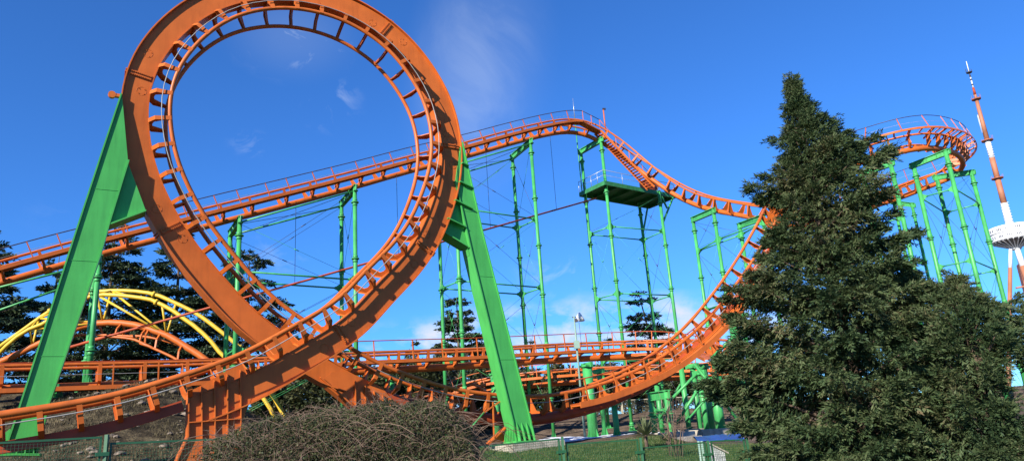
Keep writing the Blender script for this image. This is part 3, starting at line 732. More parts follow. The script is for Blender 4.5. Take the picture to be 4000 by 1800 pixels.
mb = MB(); mb.sweep([[V((ax+r*math.cos(a*2*math.pi/n), TY+r*math.sin(a*2*math.pi/n), z)) for a in range(n)] for r, z in ((pr*.88, zm-.05), (pr*.2, zb))]); mb.build('pod_underside', M['dark'], tvr)
for g in range(26):
    a = g*2*math.pi/26; d = V((math.cos(a), math.sin(a), 0)); c = V((ax, TY, 0))
    MB().bar(c + d*pr*.9 + ZZ*(zm-.1), c + d*pr*.21 + ZZ*(zb-.2), .6, .5).build('pod_strut', M['white'], tvr)
seg(627, 618, 24, 24, 'white', 'collar')
zg = tz(1159)-25
for k, (x0, x1, w) in enumerate(((-14, 0, 9), (-1, 0, 14), (12, 0, 11))):
    y_ = (0, -4, 16)[k]
    top = V((ax+x0*k_, TY+y_*.3, zb-.3)); fx = [px for px in (0,)]
    lean = (-.27, -.04, .20)[k]; bot = V((top.x + lean*(top.z-zg), TY + y_ + (0, -22, 30)[k], zg)); mid = top.lerp(bot, (top.z-tz(672))/(top.z-zg))
    MB().tube([top, mid], 0, 12, rads=[w*k_*.42, w*k_*.5]).build('leg', M['white'], tvr)
    MB().tube([mid, bot], 0, 12, rads=[w*k_*.5, w*k_*.75]).build('leg', M['towerred'], tvr)
mb = MB(); t0 = V((ax+10*k_, TY+4, tz(662))); b0 = V((ax+16*k_, TY+8, zg))
mb.bar(t0, b0, 22*k_*.6, 8)
for q in range(60): c = t0.lerp(b0, q/60); mb.bar(c - V((7*k_*1.1, 0, 0)) - V((0, 4.4, 0)), c + V((7*k_*1.1, 0, 0)) - V((0, 4.4, 0)), .6, .9)
mb.build('lift_shaft', M['rust'], tvr)
MB().cyl(V((ax-26*k_, TY, tz(722))), V((ax+16*k_, TY, tz(718))), .7, 6).build('tie', M['towerred'], tvr)
# hill under the mast is part of the ground sheet

# ---------------- yellow and orange suspended coaster arch at the left
YY = 57.
tu = zz(0, 1080, 2.76, [(-60,800),(0,752),(270,560),(540,372),(910,195),(1200,152),(1500,162),(1656,190)]) + zz(500, 1080, 2.76, [(380,225),(690,370),(870,490),(1050,630),(1230,790)]) + [(648,942),(690,1000),(714,1045),(735,1090)]
tl = zz(0, 1080, 2.76, [(-40,860),(130,690),(320,565),(500,490),(910,235),(1200,197),(1600,240)]) + zz(500, 1080, 2.76, [(240,245),(450,345),(600,450),(740,550),(900,700),(1020,850)]) + [(612,935),(655,990),(682,1030),(700,1075)]
tb = zz(0, 1080, 2.76, [(-200,1010),(0,920),(200,830),(420,722),(850,548),(1120,497),(1400,510),(1600,560)]) + zz(500, 1080, 2.76, [(220,562),(440,640),(600,740),(800,865),(930,980)]) + [(560,955),(590,1000)]
U1 = crom([tuple(at(x, y, YY+.9)) for x, y in tu], .5); U2 = crom([tuple(at(x, y, YY-.9)) for x, y in tl], .5); UB = crom([tuple(at(x, y, YY)) for x, y in tb], .5)
ya = empty('suspended_coaster', tuple(V(UB[len(UB)//2]) - ZZ*7), 'yellow tube truss arch over an orange hanging track, behind the left loop leg', 'coaster track')
MB().tube(U1[::2], .16, 10).build('yellow_tube', M['yellow'], ya); MB().tube(U2[::2], .16, 10).build('yellow_tube', M['yellow'], ya)
MB().tube(UB[::2], .25, 12).build('spine_pipe', M['orange'], ya)
nb = len(UB); mbn = []
def near_i(A, p): return int(np.argmin(((A-np.array(p))**2).sum(1)))
nodes = list(range(8, nb-10, 11))
for k, i in enumerate(nodes):
    b = V(UB[i]); j1, j2 = near_i(U1, b + ZZ*2.2), near_i(U2, b + ZZ*2.0); a1, a2 = V(U1[j1]), V(U2[j2])
    mb = MB(); mb.cyl(b, a1, .09, 7); mb.cyl(b, a2, .09, 7)
    if k+1 < len(nodes):
        b2 = V(UB[nodes[k+1]]); mb.cyl(a1, b2, .09, 7); mb.cyl(a2, b2, .09, 7)
        n1, n2 = V(U1[near_i(U1, b2 + ZZ*2.2)]), V(U2[near_i(U2, b2 + ZZ*2.0)]); mb.cyl(a1, n2, .06, 6); mb.cyl(a1, a2, .07, 6)
    mb.build('truss_web', M['yellow'], ya)
for A in (U1, U2):
    for i in range(10, len(A)-4, 17):
        p = V(A[i]); t = (V(A[i+1])-p).normalized(); MB().cyl(p - t*.1, p + t*.1, .24, 10).build('pipe_flange', M['yellow'], ya)
rn = zz(0, 1080, 2.76, [(500,850),(735,772),(900,715),(1100,655),(1230,650),(1400,668),(1480,690),(1656,772)]) + zz(500, 1080, 2.76, [(110,705),(270,770),(420,838),(520,890)]) + [(470,925),(500,960)]
rf = zz(0, 1080, 2.76, [(450,760),(780,645),(950,625),(1200,632),(1400,642),(1500,655)]) + zz(500, 1080, 2.76, [(0,640),(150,642),(350,678),(520,728),(700,800),(800,860)]) + [(520,930)]
RN = crom([tuple(at(x, y, YY-.75)) for x, y in rn], .4); RF = crom([tuple(at(x, y, YY+.75)) for x, y in rf], .4)
MB().tube(RN, .10, 8).build('rail', M['rail'], ya); MB().tube(RF, .10, 8).build('rail', M['rail'], ya)
for i in range(3, len(RN)-2, 5):
    p = V(RN[i]); b = V(UB[near_i(UB, p + ZZ*1.2)]); q = V(RF[near_i(RF, p + V((0, 1.5, .1)))])
    mb = MB(); mb.bar(p, p + (b-p)*.55 + V((0, -.25, 0)), .12, .12); mb.bar(p + (b-p)*.55 + V((0, -.25, 0)), b, .12, .14); mb.bar(q, q + (b-q)*.55 + V((0, .25, 0)), .12, .12); mb.bar(q + (b-q)*.55 + V((0, .25, 0)), b, .12, .14)
    mb.build('bracket', M['orange'], ya)

# ---------------- lamp post with a floodlight
lt = at(1444, 795, 42); lb = gz(lt.x, lt.y)
lp = empty('lamp_post', (lt.x, lt.y, lb), 'thin pale green lamp post with one tilted floodlight', 'lamp')
MB().tube([V((lt.x, lt.y, lb-.1)), V((lt.x, lt.y, lt.z-2)), V((lt.x, lt.y, lt.z))], 0, 10, rads=[.07, .06, .05]).build('post', M['lampgreen'], lp)
bz = at(1452, 867, 42).z; MB().box(V((lt.x, lt.y-.13, bz)), V((.16, 0, 0)), V((0, .1, 0)), ZZ*.22).build('switch_box', M['lampgreen'], lp)
fd = V((.8, -.15, .42)).normalized(); c = V((lt.x+.32, lt.y, lt.z-.12))
fl = MB(); fl.tube([c - fd*.16, c - fd*.1, c + fd*.12, c + fd*.17], 0, 16, rads=[.12, .2, .3, .27]); fl = fl.build('floodlight', M['white'], lp)
MB().box(c - fd*.25, V((.1, 0, 0)), V((0, .11, 0)), ZZ*.09).build('ballast', M['dark'], fl)
MB().tube([c + fd*.172, c + fd*.178], 0, 16, rads=[.25, .25]).build('lens', M['white'], fl)
MB().bar(V((lt.x-.12, lt.y, lt.z-.05)), V((lt.x+.3, lt.y, lt.z-.08)), .05, .05).build('arm', M['dark'], lp)
MB().cyl(V((lt.x+.25, lt.y, lt.z-.3)), V((lt.x+.27, lt.y, lt.z-1.7)), .012, 4).build('hanging_cord', M['dark'], lp)
# ---------------- the ground: one sheet to the horizon
def axis_steps(lo, hi, fine0, fine1, fs):
    a = list(np.arange(fine0, fine1+1e-6, fs)); s = fs; x = fine1
    while x < hi: s *= 1.18; x += s; a.append(x)
    s = fs; x = fine0; l = []
    while x > lo: s *= 1.18; x -= s; l.append(x)
    return np.array(l[::-1] + a)
GX = axis_steps(-2500, 2500, -32, 40, .8); GY = axis_steps(-300, 3500, -4, 80, .8)
gv = [(x, y, ground_z(x, y)) for y in GY for x in GX]; nx = len(GX)
gf = [(j*nx+i, j*nx+i+1, (j+1)*nx+i+1, (j+1)*nx+i) for j in range(len(GY)-1) for i in range(nx-1)]
gm = bpy.data.materials.new('ground_soil_and_grass'); gm.use_nodes = True
nt = gm.node_tree; N = nt.nodes; Lk = nt.links; bs = N['Principled BSDF']; bs.inputs['Roughness'].default_value = .95; bs.inputs['Specular IOR Level'].default_value = .1
tc = N.new('ShaderNodeTexCoord'); sx = N.new('ShaderNodeSeparateXYZ'); Lk.new(tc.outputs['Object'], sx.inputs[0])
def gnoise(sc, d=6):
    n = N.new('ShaderNodeTexNoise'); n.inputs['Scale'].default_value = sc; n.inputs['Detail'].default_value = d; n.inputs['Roughness'].default_value = .62; Lk.new(tc.outputs['Object'], n.inputs['Vector']); return n.outputs['Fac']
def gramp(f, stops):
    r = N.new('ShaderNodeValToRGB'); e = r.color_ramp.elements
    while len(e) < len(stops): e.new(.5)
    for k, (p, c) in enumerate(stops): e[k].position = p; e[k].color = (*c, 1)
    Lk.new(f, r.inputs['Fac']); return r.outputs['Color']
def gmath(op, a, b=None, c=None, clamp=False):
    m_ = N.new('ShaderNodeMath'); m_.operation = op; m_.use_clamp = clamp
    for k, v in enumerate((a, b, c)):
        if v is None: continue
        if isinstance(v, (int, float)): m_.inputs[k].default_value = v
        else: Lk.new(v, m_.inputs[k])
    return m_.outputs[0]
def gmix(f, a, b):
    m_ = N.new('ShaderNodeMix'); m_.data_type = 'RGBA'; Lk.new(f, m_.inputs[0]); Lk.new(a, m_.inputs[6]); Lk.new(b, m_.inputs[7]); return m_.outputs[2]
lawn = gramp(gnoise(2.2), [(.3, (.022, .055, .012)), (.5, (.05, .10, .022)), (.72, (.09, .12, .035))])
dry = gramp(gnoise(1.4, 9), [(.34, (.014, .012, .008)), (.5, (.055, .043, .026)), (.62, (.11, .088, .05)), (.78, (.21, .18, .11))])
soil = gramp(gnoise(1.1, 8), [(.32, (.05, .038, .028)), (.55, (.14, .10, .07)), (.75, (.24, .19, .14))])
wob = gnoise(.5, 4)
m1 = gmath('MULTIPLY_ADD', gmath('ADD', sx.outputs['Y'], gmath('MULTIPLY', wob, 4)), .8, -.8*33.5, True)     # beyond the lawn: soil
m2 = gmath('MULTIPLY_ADD', gmath('ADD', gmath('MULTIPLY', sx.outputs['X'], -1), gmath('MULTIPLY', wob, 5)), .4, -.4*4.5, True)   # left: dry grass
g1 = gmix(m1, lawn, soil); g2 = gmix(m2, g1, dry); Lk.new(g2, bs.inputs['Base Color'])
bp = N.new('ShaderNodeBump'); bp.inputs['Strength'].default_value = .9; bp.inputs['Distance'].default_value = .15; Lk.new(gnoise(7, 8), bp.inputs['Height']); Lk.new(bp.outputs['Normal'], bs.inputs['Normal'])
g = MB(); g.v = gv; g.f = gf; g.sm = [True]*len(gf); go = g.build('ground', gm); tag(go, 'grassy and earthen park ground', kind='structure')
rs = np.random.RandomState(3)
def blades(n, xr, yr, h, w, keep=None, lean=.5):
    x = rs.uniform(*xr, n); y = rs.uniform(*yr, n)
    if keep is not None: k = keep(x, y); x, y = x[k], y[k]
    n = len(x); z = np.array([ground_z(a, b) for a, b in zip(x, y)])
    hh = rs.uniform(.5, 1.2, n)*h; a = rs.uniform(0, 2*np.pi, n); l = rs.uniform(0, lean, n)*hh; b = rs.uniform(0, 2*np.pi, n)
    p = np.stack([x, y, z-.01], 1); s = np.stack([np.cos(a), np.sin(a), 0*a], 1)*(w/2)*rs.uniform(.6, 1.4, n)[:, None]
    t = p + np.stack([np.cos(b)*l, np.sin(b)*l, hh], 1)
    return np.stack([p-s, p+s, t], 1)
M['lawnleaf'] = leaf_mat('lawn_blades', [(.02, .05, .012), (.048, .09, .02), (.095, .125, .04), (.17, .15, .075)], .3, .6, 1.5)
M['drygrass'] = leaf_mat('dry_grass_blades', [(.018, .017, .010), (.06, .05, .026), (.12, .10, .055), (.24, .20, .12)], .25, .8, 1.0)
o = np_mesh('lawn_grass', blades(60000, (-4, 13), (18, 33), .09, .03), 3, M['lawnleaf']); tag(o, 'short green lawn grass on the bank', 'grass', kind='stuff')
o = np_mesh('dry_grass', blades(60000, (-24, -1), (14, 46), .17, .035, lambda x, y: (x < -2.5 - .1*(y-20)) & (np.sin(x*1.3)+np.sin(y*1.7+x) > -.9), 1.2), 3, M['drygrass']); tag(o, 'dry winter grass on the left slope', 'grass', kind='stuff')
# stones and clods on the left slope
M['stone'] = mat('pale_stone', (.16, .13, .10), .95, .5, 6, bump=.5, bscale=12)
def rock(mb, c, r):
    n = 7; ph = rnd.random()*6; vs = []
    for lv, (f, h) in enumerate(((.7, -.2), (1, .15), (.75, .5), (.2, .66))):
        for k in range(n): vs.append(c + V((math.cos(k*6.283/n+ph)*r*f*rnd.uniform(.75, 1.25), math.sin(k*6.283/n+ph)*r*f*rnd.uniform(.75, 1.25), h*r*rnd.uniform(.8, 1.2))))
    mb.add(vs, [(i*n+k, i*n+(k+1) % n, (i+1)*n+(k+1) % n, (i+1)*n+k) for i in range(3) for k in range(n)] + [tuple(3*n+k for k in range(n))])
mb = MB()
for k in range(620):
    x, y = rnd.uniform(-22, -3), rnd.uniform(15, 40); rock(mb, V((x, y, ground_z(x, y))), rnd.choice((.06, .09, .13, .2)))
tag(mb.build('rubble', M['stone']), 'loose stones and clods on the dry slope', 'rubble', kind='stuff')
# thin snow left on the soil right of the loop leg
M['snow'] = mat('old_snow', (.68, .70, .76), .8, .15, 3, bump=.5, bscale=9)
mb = MB()
for k in range(130):
    px, py = rnd.uniform(1345, 1660), rnd.uniform(1066, 1100); Y = rnd.uniform(36, 54)
    p = at(px, py, Y); z0 = ground_z(p.x, Y); n = 9; r = rnd.uniform(.2, .75)
    ring = [V((p.x + math.cos(a*6.283/n)*r*rnd.uniform(.6, 1.5), Y + math.sin(a*6.283/n)*r*.8*rnd.uniform(.5, 1.3), 0)) for a in range(n)]
    ring = [V((q.x, q.y, ground_z(q.x, q.y)+.03)) for q in ring]; c = V((p.x, Y, z0+.06))
    mb.add(ring + [c], [(a, (a+1) % n, n) for a in range(n)])
tag(mb.build('snow_patches', M['snow']), 'melting snow patches on the bare soil', 'snow', kind='stuff')
# ---------------- plinths, low walls, tarpaulin
def block(name, c, u, w, d, h, label, cat, m='concrete', group=None, bev=.03):
    v = V((-u.y, u.x, 0)); mb = MB()
    lo = [c + u*(a*w/2) + v*(b*d/2) for a, b in ((-1, -1), (1, -1), (1, 1), (-1, 1))]; cc = c
    r0 = lo; r1 = [p + ZZ*(h-bev) for p in lo]; r2 = [p + (cc-p)*(bev/ max(w, d)*1.6) + ZZ*h for p in lo]
    mb.sweep([r0, r1, r2]); o = mb.build(name, M[m]); tag(o, label, cat, group, 'thing'); return o
f2 = onp(1318, 1109, LOOP_O - AA*(.62), AA)
block('concrete_plinth', V((f2.x+.1, f2.y, f2.z-.75)), UU, 2.5, 2.0, .70, 'pale concrete plinth under the right loop leg', 'plinth')
f1 = onp(50, 1140, LOOP_O + AA*(.62), AA)
0 and block('concrete_plinth', V((f1.x, f1.y, f1.z-.9)), UU, 2.2, 1.9, .86, 'concrete plinth under the left loop leg', 'plinth')
def slab(x, y, Y, w, d, h, label, u=BU, cat='block'):
    p = at(x, y, Y); return block('concrete_block', V((p.x, Y, p.z-h)), u, w, d, h, label, cat)
slab(1674, 1086.5, 39.5, 1.2, 1.0, .5, 'pale sunlit concrete block left of the blue tarpaulin'); slab(1707, 1085.5, 39.7, 1.35, 1.0, .55, 'grey concrete block beside the pale sunlit one')
slab(1697, 1099, 37, 3.2, .5, .9, 'long grey retaining wall below the concrete blocks', cat='wall')
slab(1498, 1098, 41, 1.3, 1.3, .4, 'concrete footing of the fat column by the lamp post'); slab(1790, 1078, 44, 3.2, 1.6, .4, 'concrete footing under the fattest columns'); slab(1742, 1078, 46.5, 1.6, 1.4, .35, 'small concrete footing under the paired column')
slab(1575, 1084, 42.5, .9, .8, .4, 'small tilted concrete block right of the snow')
cx = [at(1757, 1100, 36.0), at(1872, 1091, 36.0)]; z = cx[0].z
tp = MB(); a, b = cx[0], cx[1]; b.z = z; nn = 14; rows = []
for j in range(5):
    rows.append([V((a.x+(b.x-a.x)*i/nn, 36 + j*.9 + .06*math.sin(i*1.7), z + .05*math.sin(i*.9+j) + .05*rnd.random() - (.25 if j == 0 else 0))) for i in range(nn+1)])
tp.add([p for r in rows for p in r], [(j*(nn+1)+i, j*(nn+1)+i+1, (j+1)*(nn+1)+i+1, (j+1)*(nn+1)+i) for j in range(4) for i in range(nn)], True)
tag(tp.build('tarpaulin', M['blue']), 'blue tarpaulin sheet spread low beside the conifer', 'tarpaulin', kind='thing')
bw = at(1680, 1046, 73.5); block('low_wall', V((bw.x, 73.5, bw.z-1.5)), V((1, 0, 0)), 18, .4, 1.5, 'pale low wall below the wire fence at the back', 'wall')
# wire fence on the wall at the back
def mesh_fence(name, panels, label, cat, h, cell, m='fence_green', group=None, post=.042, frame=.032, wire=.0032):
    root = None
    for k, (a, b) in enumerate(panels):
        u = (b-a).normalized(); d = (V((b.x, b.y, 0))-V((a.x, a.y, 0))).length
        r = empty(name, tuple(a - ZZ*h), label[k], cat, group)
        f = MB(); f.bar(a, b, frame*.8, frame); f.bar(a - ZZ*h, b - ZZ*h, frame*.8, frame); f.bar(a + u*frame*.5, a + u*frame*.5 - ZZ*h, frame*.8, frame, u); f.bar(b - u*frame*.5, b - u*frame*.5 - ZZ*h, frame*.8, frame, u); f.build('frame', M[m], r)
        w = MB(); n = int(d/cell)
        for i in range(1, n): p = a.lerp(b, i/n); w.tube([p, p - ZZ*h], wire, 3, cap=False)
        for j in range(1, int(h/cell)): w.tube([a - ZZ*j*cell, b - ZZ*j*cell], wire, 3, cap=False)
        w.build('wire_mesh', M[m], r)
        MB().bar(b + u*.07 + ZZ*.04, b + u*.07 - ZZ*(h+.6), post*1.3, post*1.3).build('post', M[m], r)
        for q in (.18, .85): MB().box(b + u*.02 - ZZ*h*q, u*.1, V((-u.y, u.x, 0))*.045, ZZ*.03).build('clamp', M[m], r)
lbl = 'green mesh fence panel '
FP = [((-70,1117,11.6),(257,1099,12.6)), ((277,1115,12.7),(545,1104,13.6)), ((560,1112,13.7),(880,1098,14.8)), ((895,1118,14.9),(1180,1109,15.8)),
      ((1198,1124,15.9),(1407,1103,16.6)), ((1424,1117,16.7),(1604,1105,17.3)), ((1617,1126,17.4),(1774,1112,18)), ((1787,1109,18.1),(1872,1105,18.4))]
mesh_fence('fence_panel', [(at(*a), at(*b)) for a, b in FP], [lbl+'at the left edge, its top rail highest', lbl+'lower than its neighbour, across the near pylon', lbl+'behind the left half of the bramble', lbl+'behind the right half of the bramble',
   lbl+'in front of the plinth of the right leg', lbl+'in front of the bare lawn', lbl+'in front of the yucca and bare twigs', lbl+'narrow and last before the conifer'], 'fence', 1.5, .05, group='green mesh fence')
pb0 = at(1462, 1012, 73.2); pb1 = at(1862, 990, 73.2); pts = [pb0.lerp(pb1, k/4) for k in range(5)]
M['oldfence'] = mat('weathered_fence', (.32, .30, .22), .8, .2, 3)
mesh_fence('back_fence', [(pts[k], pts[k+1]) for k in range(4)], ['weathered wire fence panel behind the lamp post', 'weathered wire fence panel behind the portal frame', 'weathered wire fence panel behind the paired column', 'weathered wire fence panel beside the conifer'], 'fence', 1.55, .14, m='oldfence', group='weathered back fence', post=.1, frame=.07, wire=.007)
# small pale mesh hut in the corner by the conifer
a, b = at(1787, 1119, 20), at(1823, 1137, 20); a.z += .0; zg0 = ground_z(a.x, 20)-.05
hut = empty('mesh_hut', (b.x, 20.6, zg0), 'small pale hut with slanted roof behind the narrow fence panel', 'hut')
M['paleboard'] = mat('pale_weathered_board', (.30, .32, .32), .8, .3, 4, bump=.2, streak=.3)
MB().prism([a, b, V((b.x, 20, zg0)), V((a.x, 20, zg0))], V((.25, 1.3, 0))).build('wall', M['paleboard'], hut)
d = (b-a).normalized(); MB().prism([a - d*.07 + ZZ*.01 - V((0, .08, 0)), b + d*.09 + ZZ*.01 - V((0, .08, 0)), b + d*.09 + ZZ*.05 - V((0, .08, 0)), a - d*.07 + ZZ*.05 - V((0, .08, 0))], V((.28, 1.46, 0))).build('roof', M['concrete'], hut)
mb = MB()
for k in range(1, 8): x = a.lerp(b, k/8); mb.cyl(V((x.x, 19.985, zg0)), V((x.x, 19.985, x.z-.02)), .006, 4)
for k in range(1, 9): z = zg0 + (b.z-zg0)*k/9; mb.cyl(V((a.x, 19.985, z)), V((b.x, 19.985, z)), .006, 4)
mb.build('wire_mesh', M['steel'], hut)
for x in (1757, 1765):
    p = at(x, 1108, 21); o = MB().cyl(V((p.x, 21, ground_z(p.x, 21)-.1)), V((p.x, 21, p.z)), .035, 8).build('pale_post', M['lampgreen'])
    tag(o, 'pale green post left of the small hut' if x == 1757 else 'pale green post closest to the small hut on its left', 'post', 'pale posts beside the hut', 'thing')
# ---------------- plants
def norm(a): return a/np.maximum(np.linalg.norm(a, axis=-1, keepdims=True), 1e-9)
def feathers(C, D, Ln, k=7, wid=.16, spread=.75, rsd=0, flat=None, droop=.25):
    """for each centre a flat feathery spray of 2k+1 narrow leaflets along direction D"""
    r = np.random.RandomState(rsd); n = len(C); D = norm(D)
    up = np.tile(np.array([0, 0, 1.]), (n, 1)) if flat is None else flat
    up = norm(up + r.normal(0, .45, (n, 3))); S_ = norm(np.cross(D, up)); U_ = np.cross(S_, D)
    out = []
    Ln = np.asarray(Ln).reshape(-1, 1)*np.ones((n, 1))
    for j in range(2*k+1):
        if j == 2*k: t, sd, l = .62, 0., .55
        else:
            t = (j//2+.3)/k*.85; sd = 1. if j % 2 else -1.; l = (.55 - .33*t)*r.uniform(.7, 1.3, (n, 1))
        b = C + D*(Ln*t) - np.array([0, 0, 1.])*(Ln*droop*t*t)
        d = norm(D*(1-.35*abs(sd)) + S_*(sd*spread) + U_*r.normal(0, .22, (n, 1)) - np.array([0, 0, droop*.9])*t)
        e = b + d*(Ln*l); s = norm(np.cross(d, U_ + r.normal(0, .5, (n, 3))))*(Ln*wid*.5)
        m_ = b*.55 + e*.45
        out.append(np.stack([b, m_+s, e, m_-s], 1))
    return np.concatenate(out, 0)
def limb_tube(mb, a, b, r0, r1, sag=0.):
    a, b = V(a), V(b); m_ = a.lerp(b, .5) + ZZ*sag; mb.tube([a, m_, b], 0, 5, rads=[r0, (r0+r1)/2, r1])
M['conifer'] = leaf_mat('conifer_sprays', [(.010, .024, .012), (.027, .054, .021), (.056, .086, .032), (.090, .112, .048), (.12, .085, .045)], .16, .65, .9)
M['cedar'] = leaf_mat('cedar_needles', [(.010, .022, .015), (.028, .052, .028), (.062, .092, .042), (.10, .125, .058)], .12, .6, .35)
M['hedge'] = leaf_mat('hedge_leaves', [(.012, .018, .010), (.035, .048, .018), (.075, .08, .032), (.12, .11, .05)], .15, .6, .5)
M['bramble'] = leaf_mat('bramble_leaves', [(.010, .016, .007), (.032, .044, .015), (.068, .078, .028), (.10, .08, .042)], .2, .6, 2.2)
M['yucca'] = leaf_mat('yucca_blades', [(.06, .09, .04), (.14, .17, .08), (.25, .25, .13)], .2, .5, 3)

def conifer(apex, Y, left, right, ybot, nb, ns, label, seed, sp=.22, tips=(), up=.0):
    """left / right: silhouette (y, x) in the photograph; the crown is a full solid of branches about the trunk"""
    r = np.random.RandomState(seed); top = at(*apex, Y); tx, tyy = top.x, top.y
    def trace(tab):
        zs, ws = [], []
        for y, x in tab:
            p = at(x, y, Y); zs.append(p.z); ws.append(abs(p.x-tx))
        o = np.argsort(zs); return np.array(zs)[o], np.array(ws)[o]
    zl, wl = trace(left); zr, wr = trace(right); zb = at(apex[0], ybot, Y).z; zg = ground_z(tx, tyy)
    root = empty('conifer_tree', (tx, tyy, zg), label, 'tree')
    C, D, L_ = [], [], []; lm = MB(); lm.tube([V((tx, tyy, zg-.2)), V((tx+.05, tyy, zg*.6+top.z*.4)), V((tx, tyy, top.z-.15))], 0, 10, rads=[.24, .14, .02])
    jobs = [(None, None)]*nb + [t for t in tips for _ in range(2)]
    for b, (jx, jy) in enumerate(jobs):
        u = r.random()**.85; z = zb + (top.z-zb)*u; phi = r.uniform(0, 2*np.pi); c = math.cos(phi)
        wL, wR = np.interp(z, zl, wl), np.interp(z, zr, wr); R_ = (wR*(1+c)/2 + wL*(1-c)/2)
        R_ = max(.08, R_*.94 - sp*.5); edge = r.uniform(.5, .98) if r.random() < .7 else r.uniform(.9, 1.1); R_ *= edge
        R_ *= .86 + .14*abs(c)
        if R_ < .07: R_ = .07
        if jx:
            q = at(jx, jy, Y + r.normal(0, .25)); z = q.z + r.normal(-.05, .08); u = .5; R_ = abs(q.x-tx); R_ = max(.1, R_ - r.uniform(.08, .2)); c = 1. if q.x > tx else -1.; phi = r.normal(0, .12) if c > 0 else math.pi + r.normal(0, .12)
        tip = np.array([tx+c*R_, tyy+math.sin(phi)*R_, z]); rise = (.25 + .5*u*u + up)*R_ + .08
        root_p = np.array([tx, tyy, max(zb-.6, z - rise)])
        if b % 2 == 0: limb_tube(lm, root_p, tip - (tip-root_p)*.1, .028 + .008*R_, .007, .05)
        m_ = max(5, int(ns*(.25+R_/1.6)*(1.25 if jx else 1)))
        t = 1-(r.random(m_)**1.5)*(.45 if jx else .62); P = root_p + (tip-root_p)*t[:, None]; P[:, 2] += .10*R_*np.sin(t*np.pi)
        dirn = norm(tip-root_p); sidev = norm(np.cross(dirn, [0, 0, 1.]))
        tt = np.clip((t-.4)/.6, 0, 1)[:, None]
        off = r.normal(0, 1, (m_, 1))*(.17*R_*(1.08-tt) + .02); P = P + sidev*off + r.normal(0, .035, (m_, 3)) - np.array([0, 0, 1.])*np.abs(r.normal(0, .10, (m_, 1)))*(1-.8*tt)
        dd = dirn*r.uniform(.5, 1.1, (m_, 1)) + sidev*np.sign(off)*r.uniform(0, .75, (m_, 1))*(1.1-.6*tt) + np.array([0, 0, 1.])*(r.uniform(-1.5, .1, (m_, 1))*(1-tt**1.5) + tt**1.5*r.uniform(-.35, .35, (m_, 1)))
        C.append(P); D.append(dd); L_.append(r.uniform(.6, 1.25, m_)*sp*np.clip(.65+R_*.3, .7, 1.15))
    C, D, L_ = np.concatenate(C), np.concatenate(D), np.concatenate(L_)
    np_mesh('crown', feathers(C, D, L_, 5, .115, .55, seed, droop=.45), 4, M['conifer'], root)
    lm.build('trunk', M['bark'], root)
    return root
conifer((1991,196), 15.0,
  [(196,1990),(215,1982),(240,1976),(300,1968),(345,1962),(400,1955),(450,1928),(500,1912),(560,1925),(600,1930),(650,1905),(700,1880),(735,1850),(800,1838),(850,1826),(900,1805),(950,1795),(1000,1805),(1050,1845),(1100,1875),(1159,1885),(1230,1890)],
  [(196,1993),(215,2005),(240,2030),(300,2092),(345,2150),(400,2198),(450,2212),(500,2232),(560,2240),(600,2250),(640,2262),(680,2300),(720,2335),(800,2370),(900,2400),(1000,2420),(1159,2450),(1230,2450)],
  1230, 700, 46, 'tall dark green conifer with drooping sprays, tallest tree of the picture', 11,
  tips=[(1978,240),(2045,240),(1944,345),(2105,300),(2150,322),(2192,345),(1884,450),(1895,505),(2240,380),(2248,480),(2235,545),(1925,600),(2300,598),(1870,700),(1816,735),(1832,800),(1792,905),(1778,952),(1802,1000),(1850,1060),(2320,685),(2345,722)])
conifer((2402,702), 13.6,
  [(715,2395),(730,2360),(750,2318),(775,2280),(800,2260),(900,2230),(1000,2240),(1100,2200),(1159,2180),(1230,2160)],
  [(715,2412),(735,2440),(760,2475),(780,2530),(805,2560),(850,2555),(890,2520),(930,2490),(1000,2508),(1050,2520),(1100,2560),(1159,2600),(1230,2620)],
  1230, 400, 46, 'broad lower conifer spreading in front of the feet of the turn supports', 23,
  tips=[(2404,700),(2404,702),(2370,706),(2342,728),(2424,712),(2446,738),(2472,744),(2502,758),(2530,764),(2562,770),(2440,742),(2500,762),(2530,810),(2520,870),(2480,920),(2515,1000),(2545,1060)], up=.5)
conifer((2598,768), 15.2, [(768,2590),(785,2565),(800,2545),(850,2530),(890,2520),(915,2560)], [(768,2606),(800,2640),(850,2680),(915,2700)], 915, 110, 40, 'conifer cut off by the right edge of the picture', 31)
conifer((2610,1065), 12.5, [(1065,2600),(1090,2550),(1120,2500),(1159,2470),(1220,2450)], [(1065,2620),(1159,2680),(1220,2690)], 1220, 90, 40, 'low dark conifer at the bottom right corner', 37)

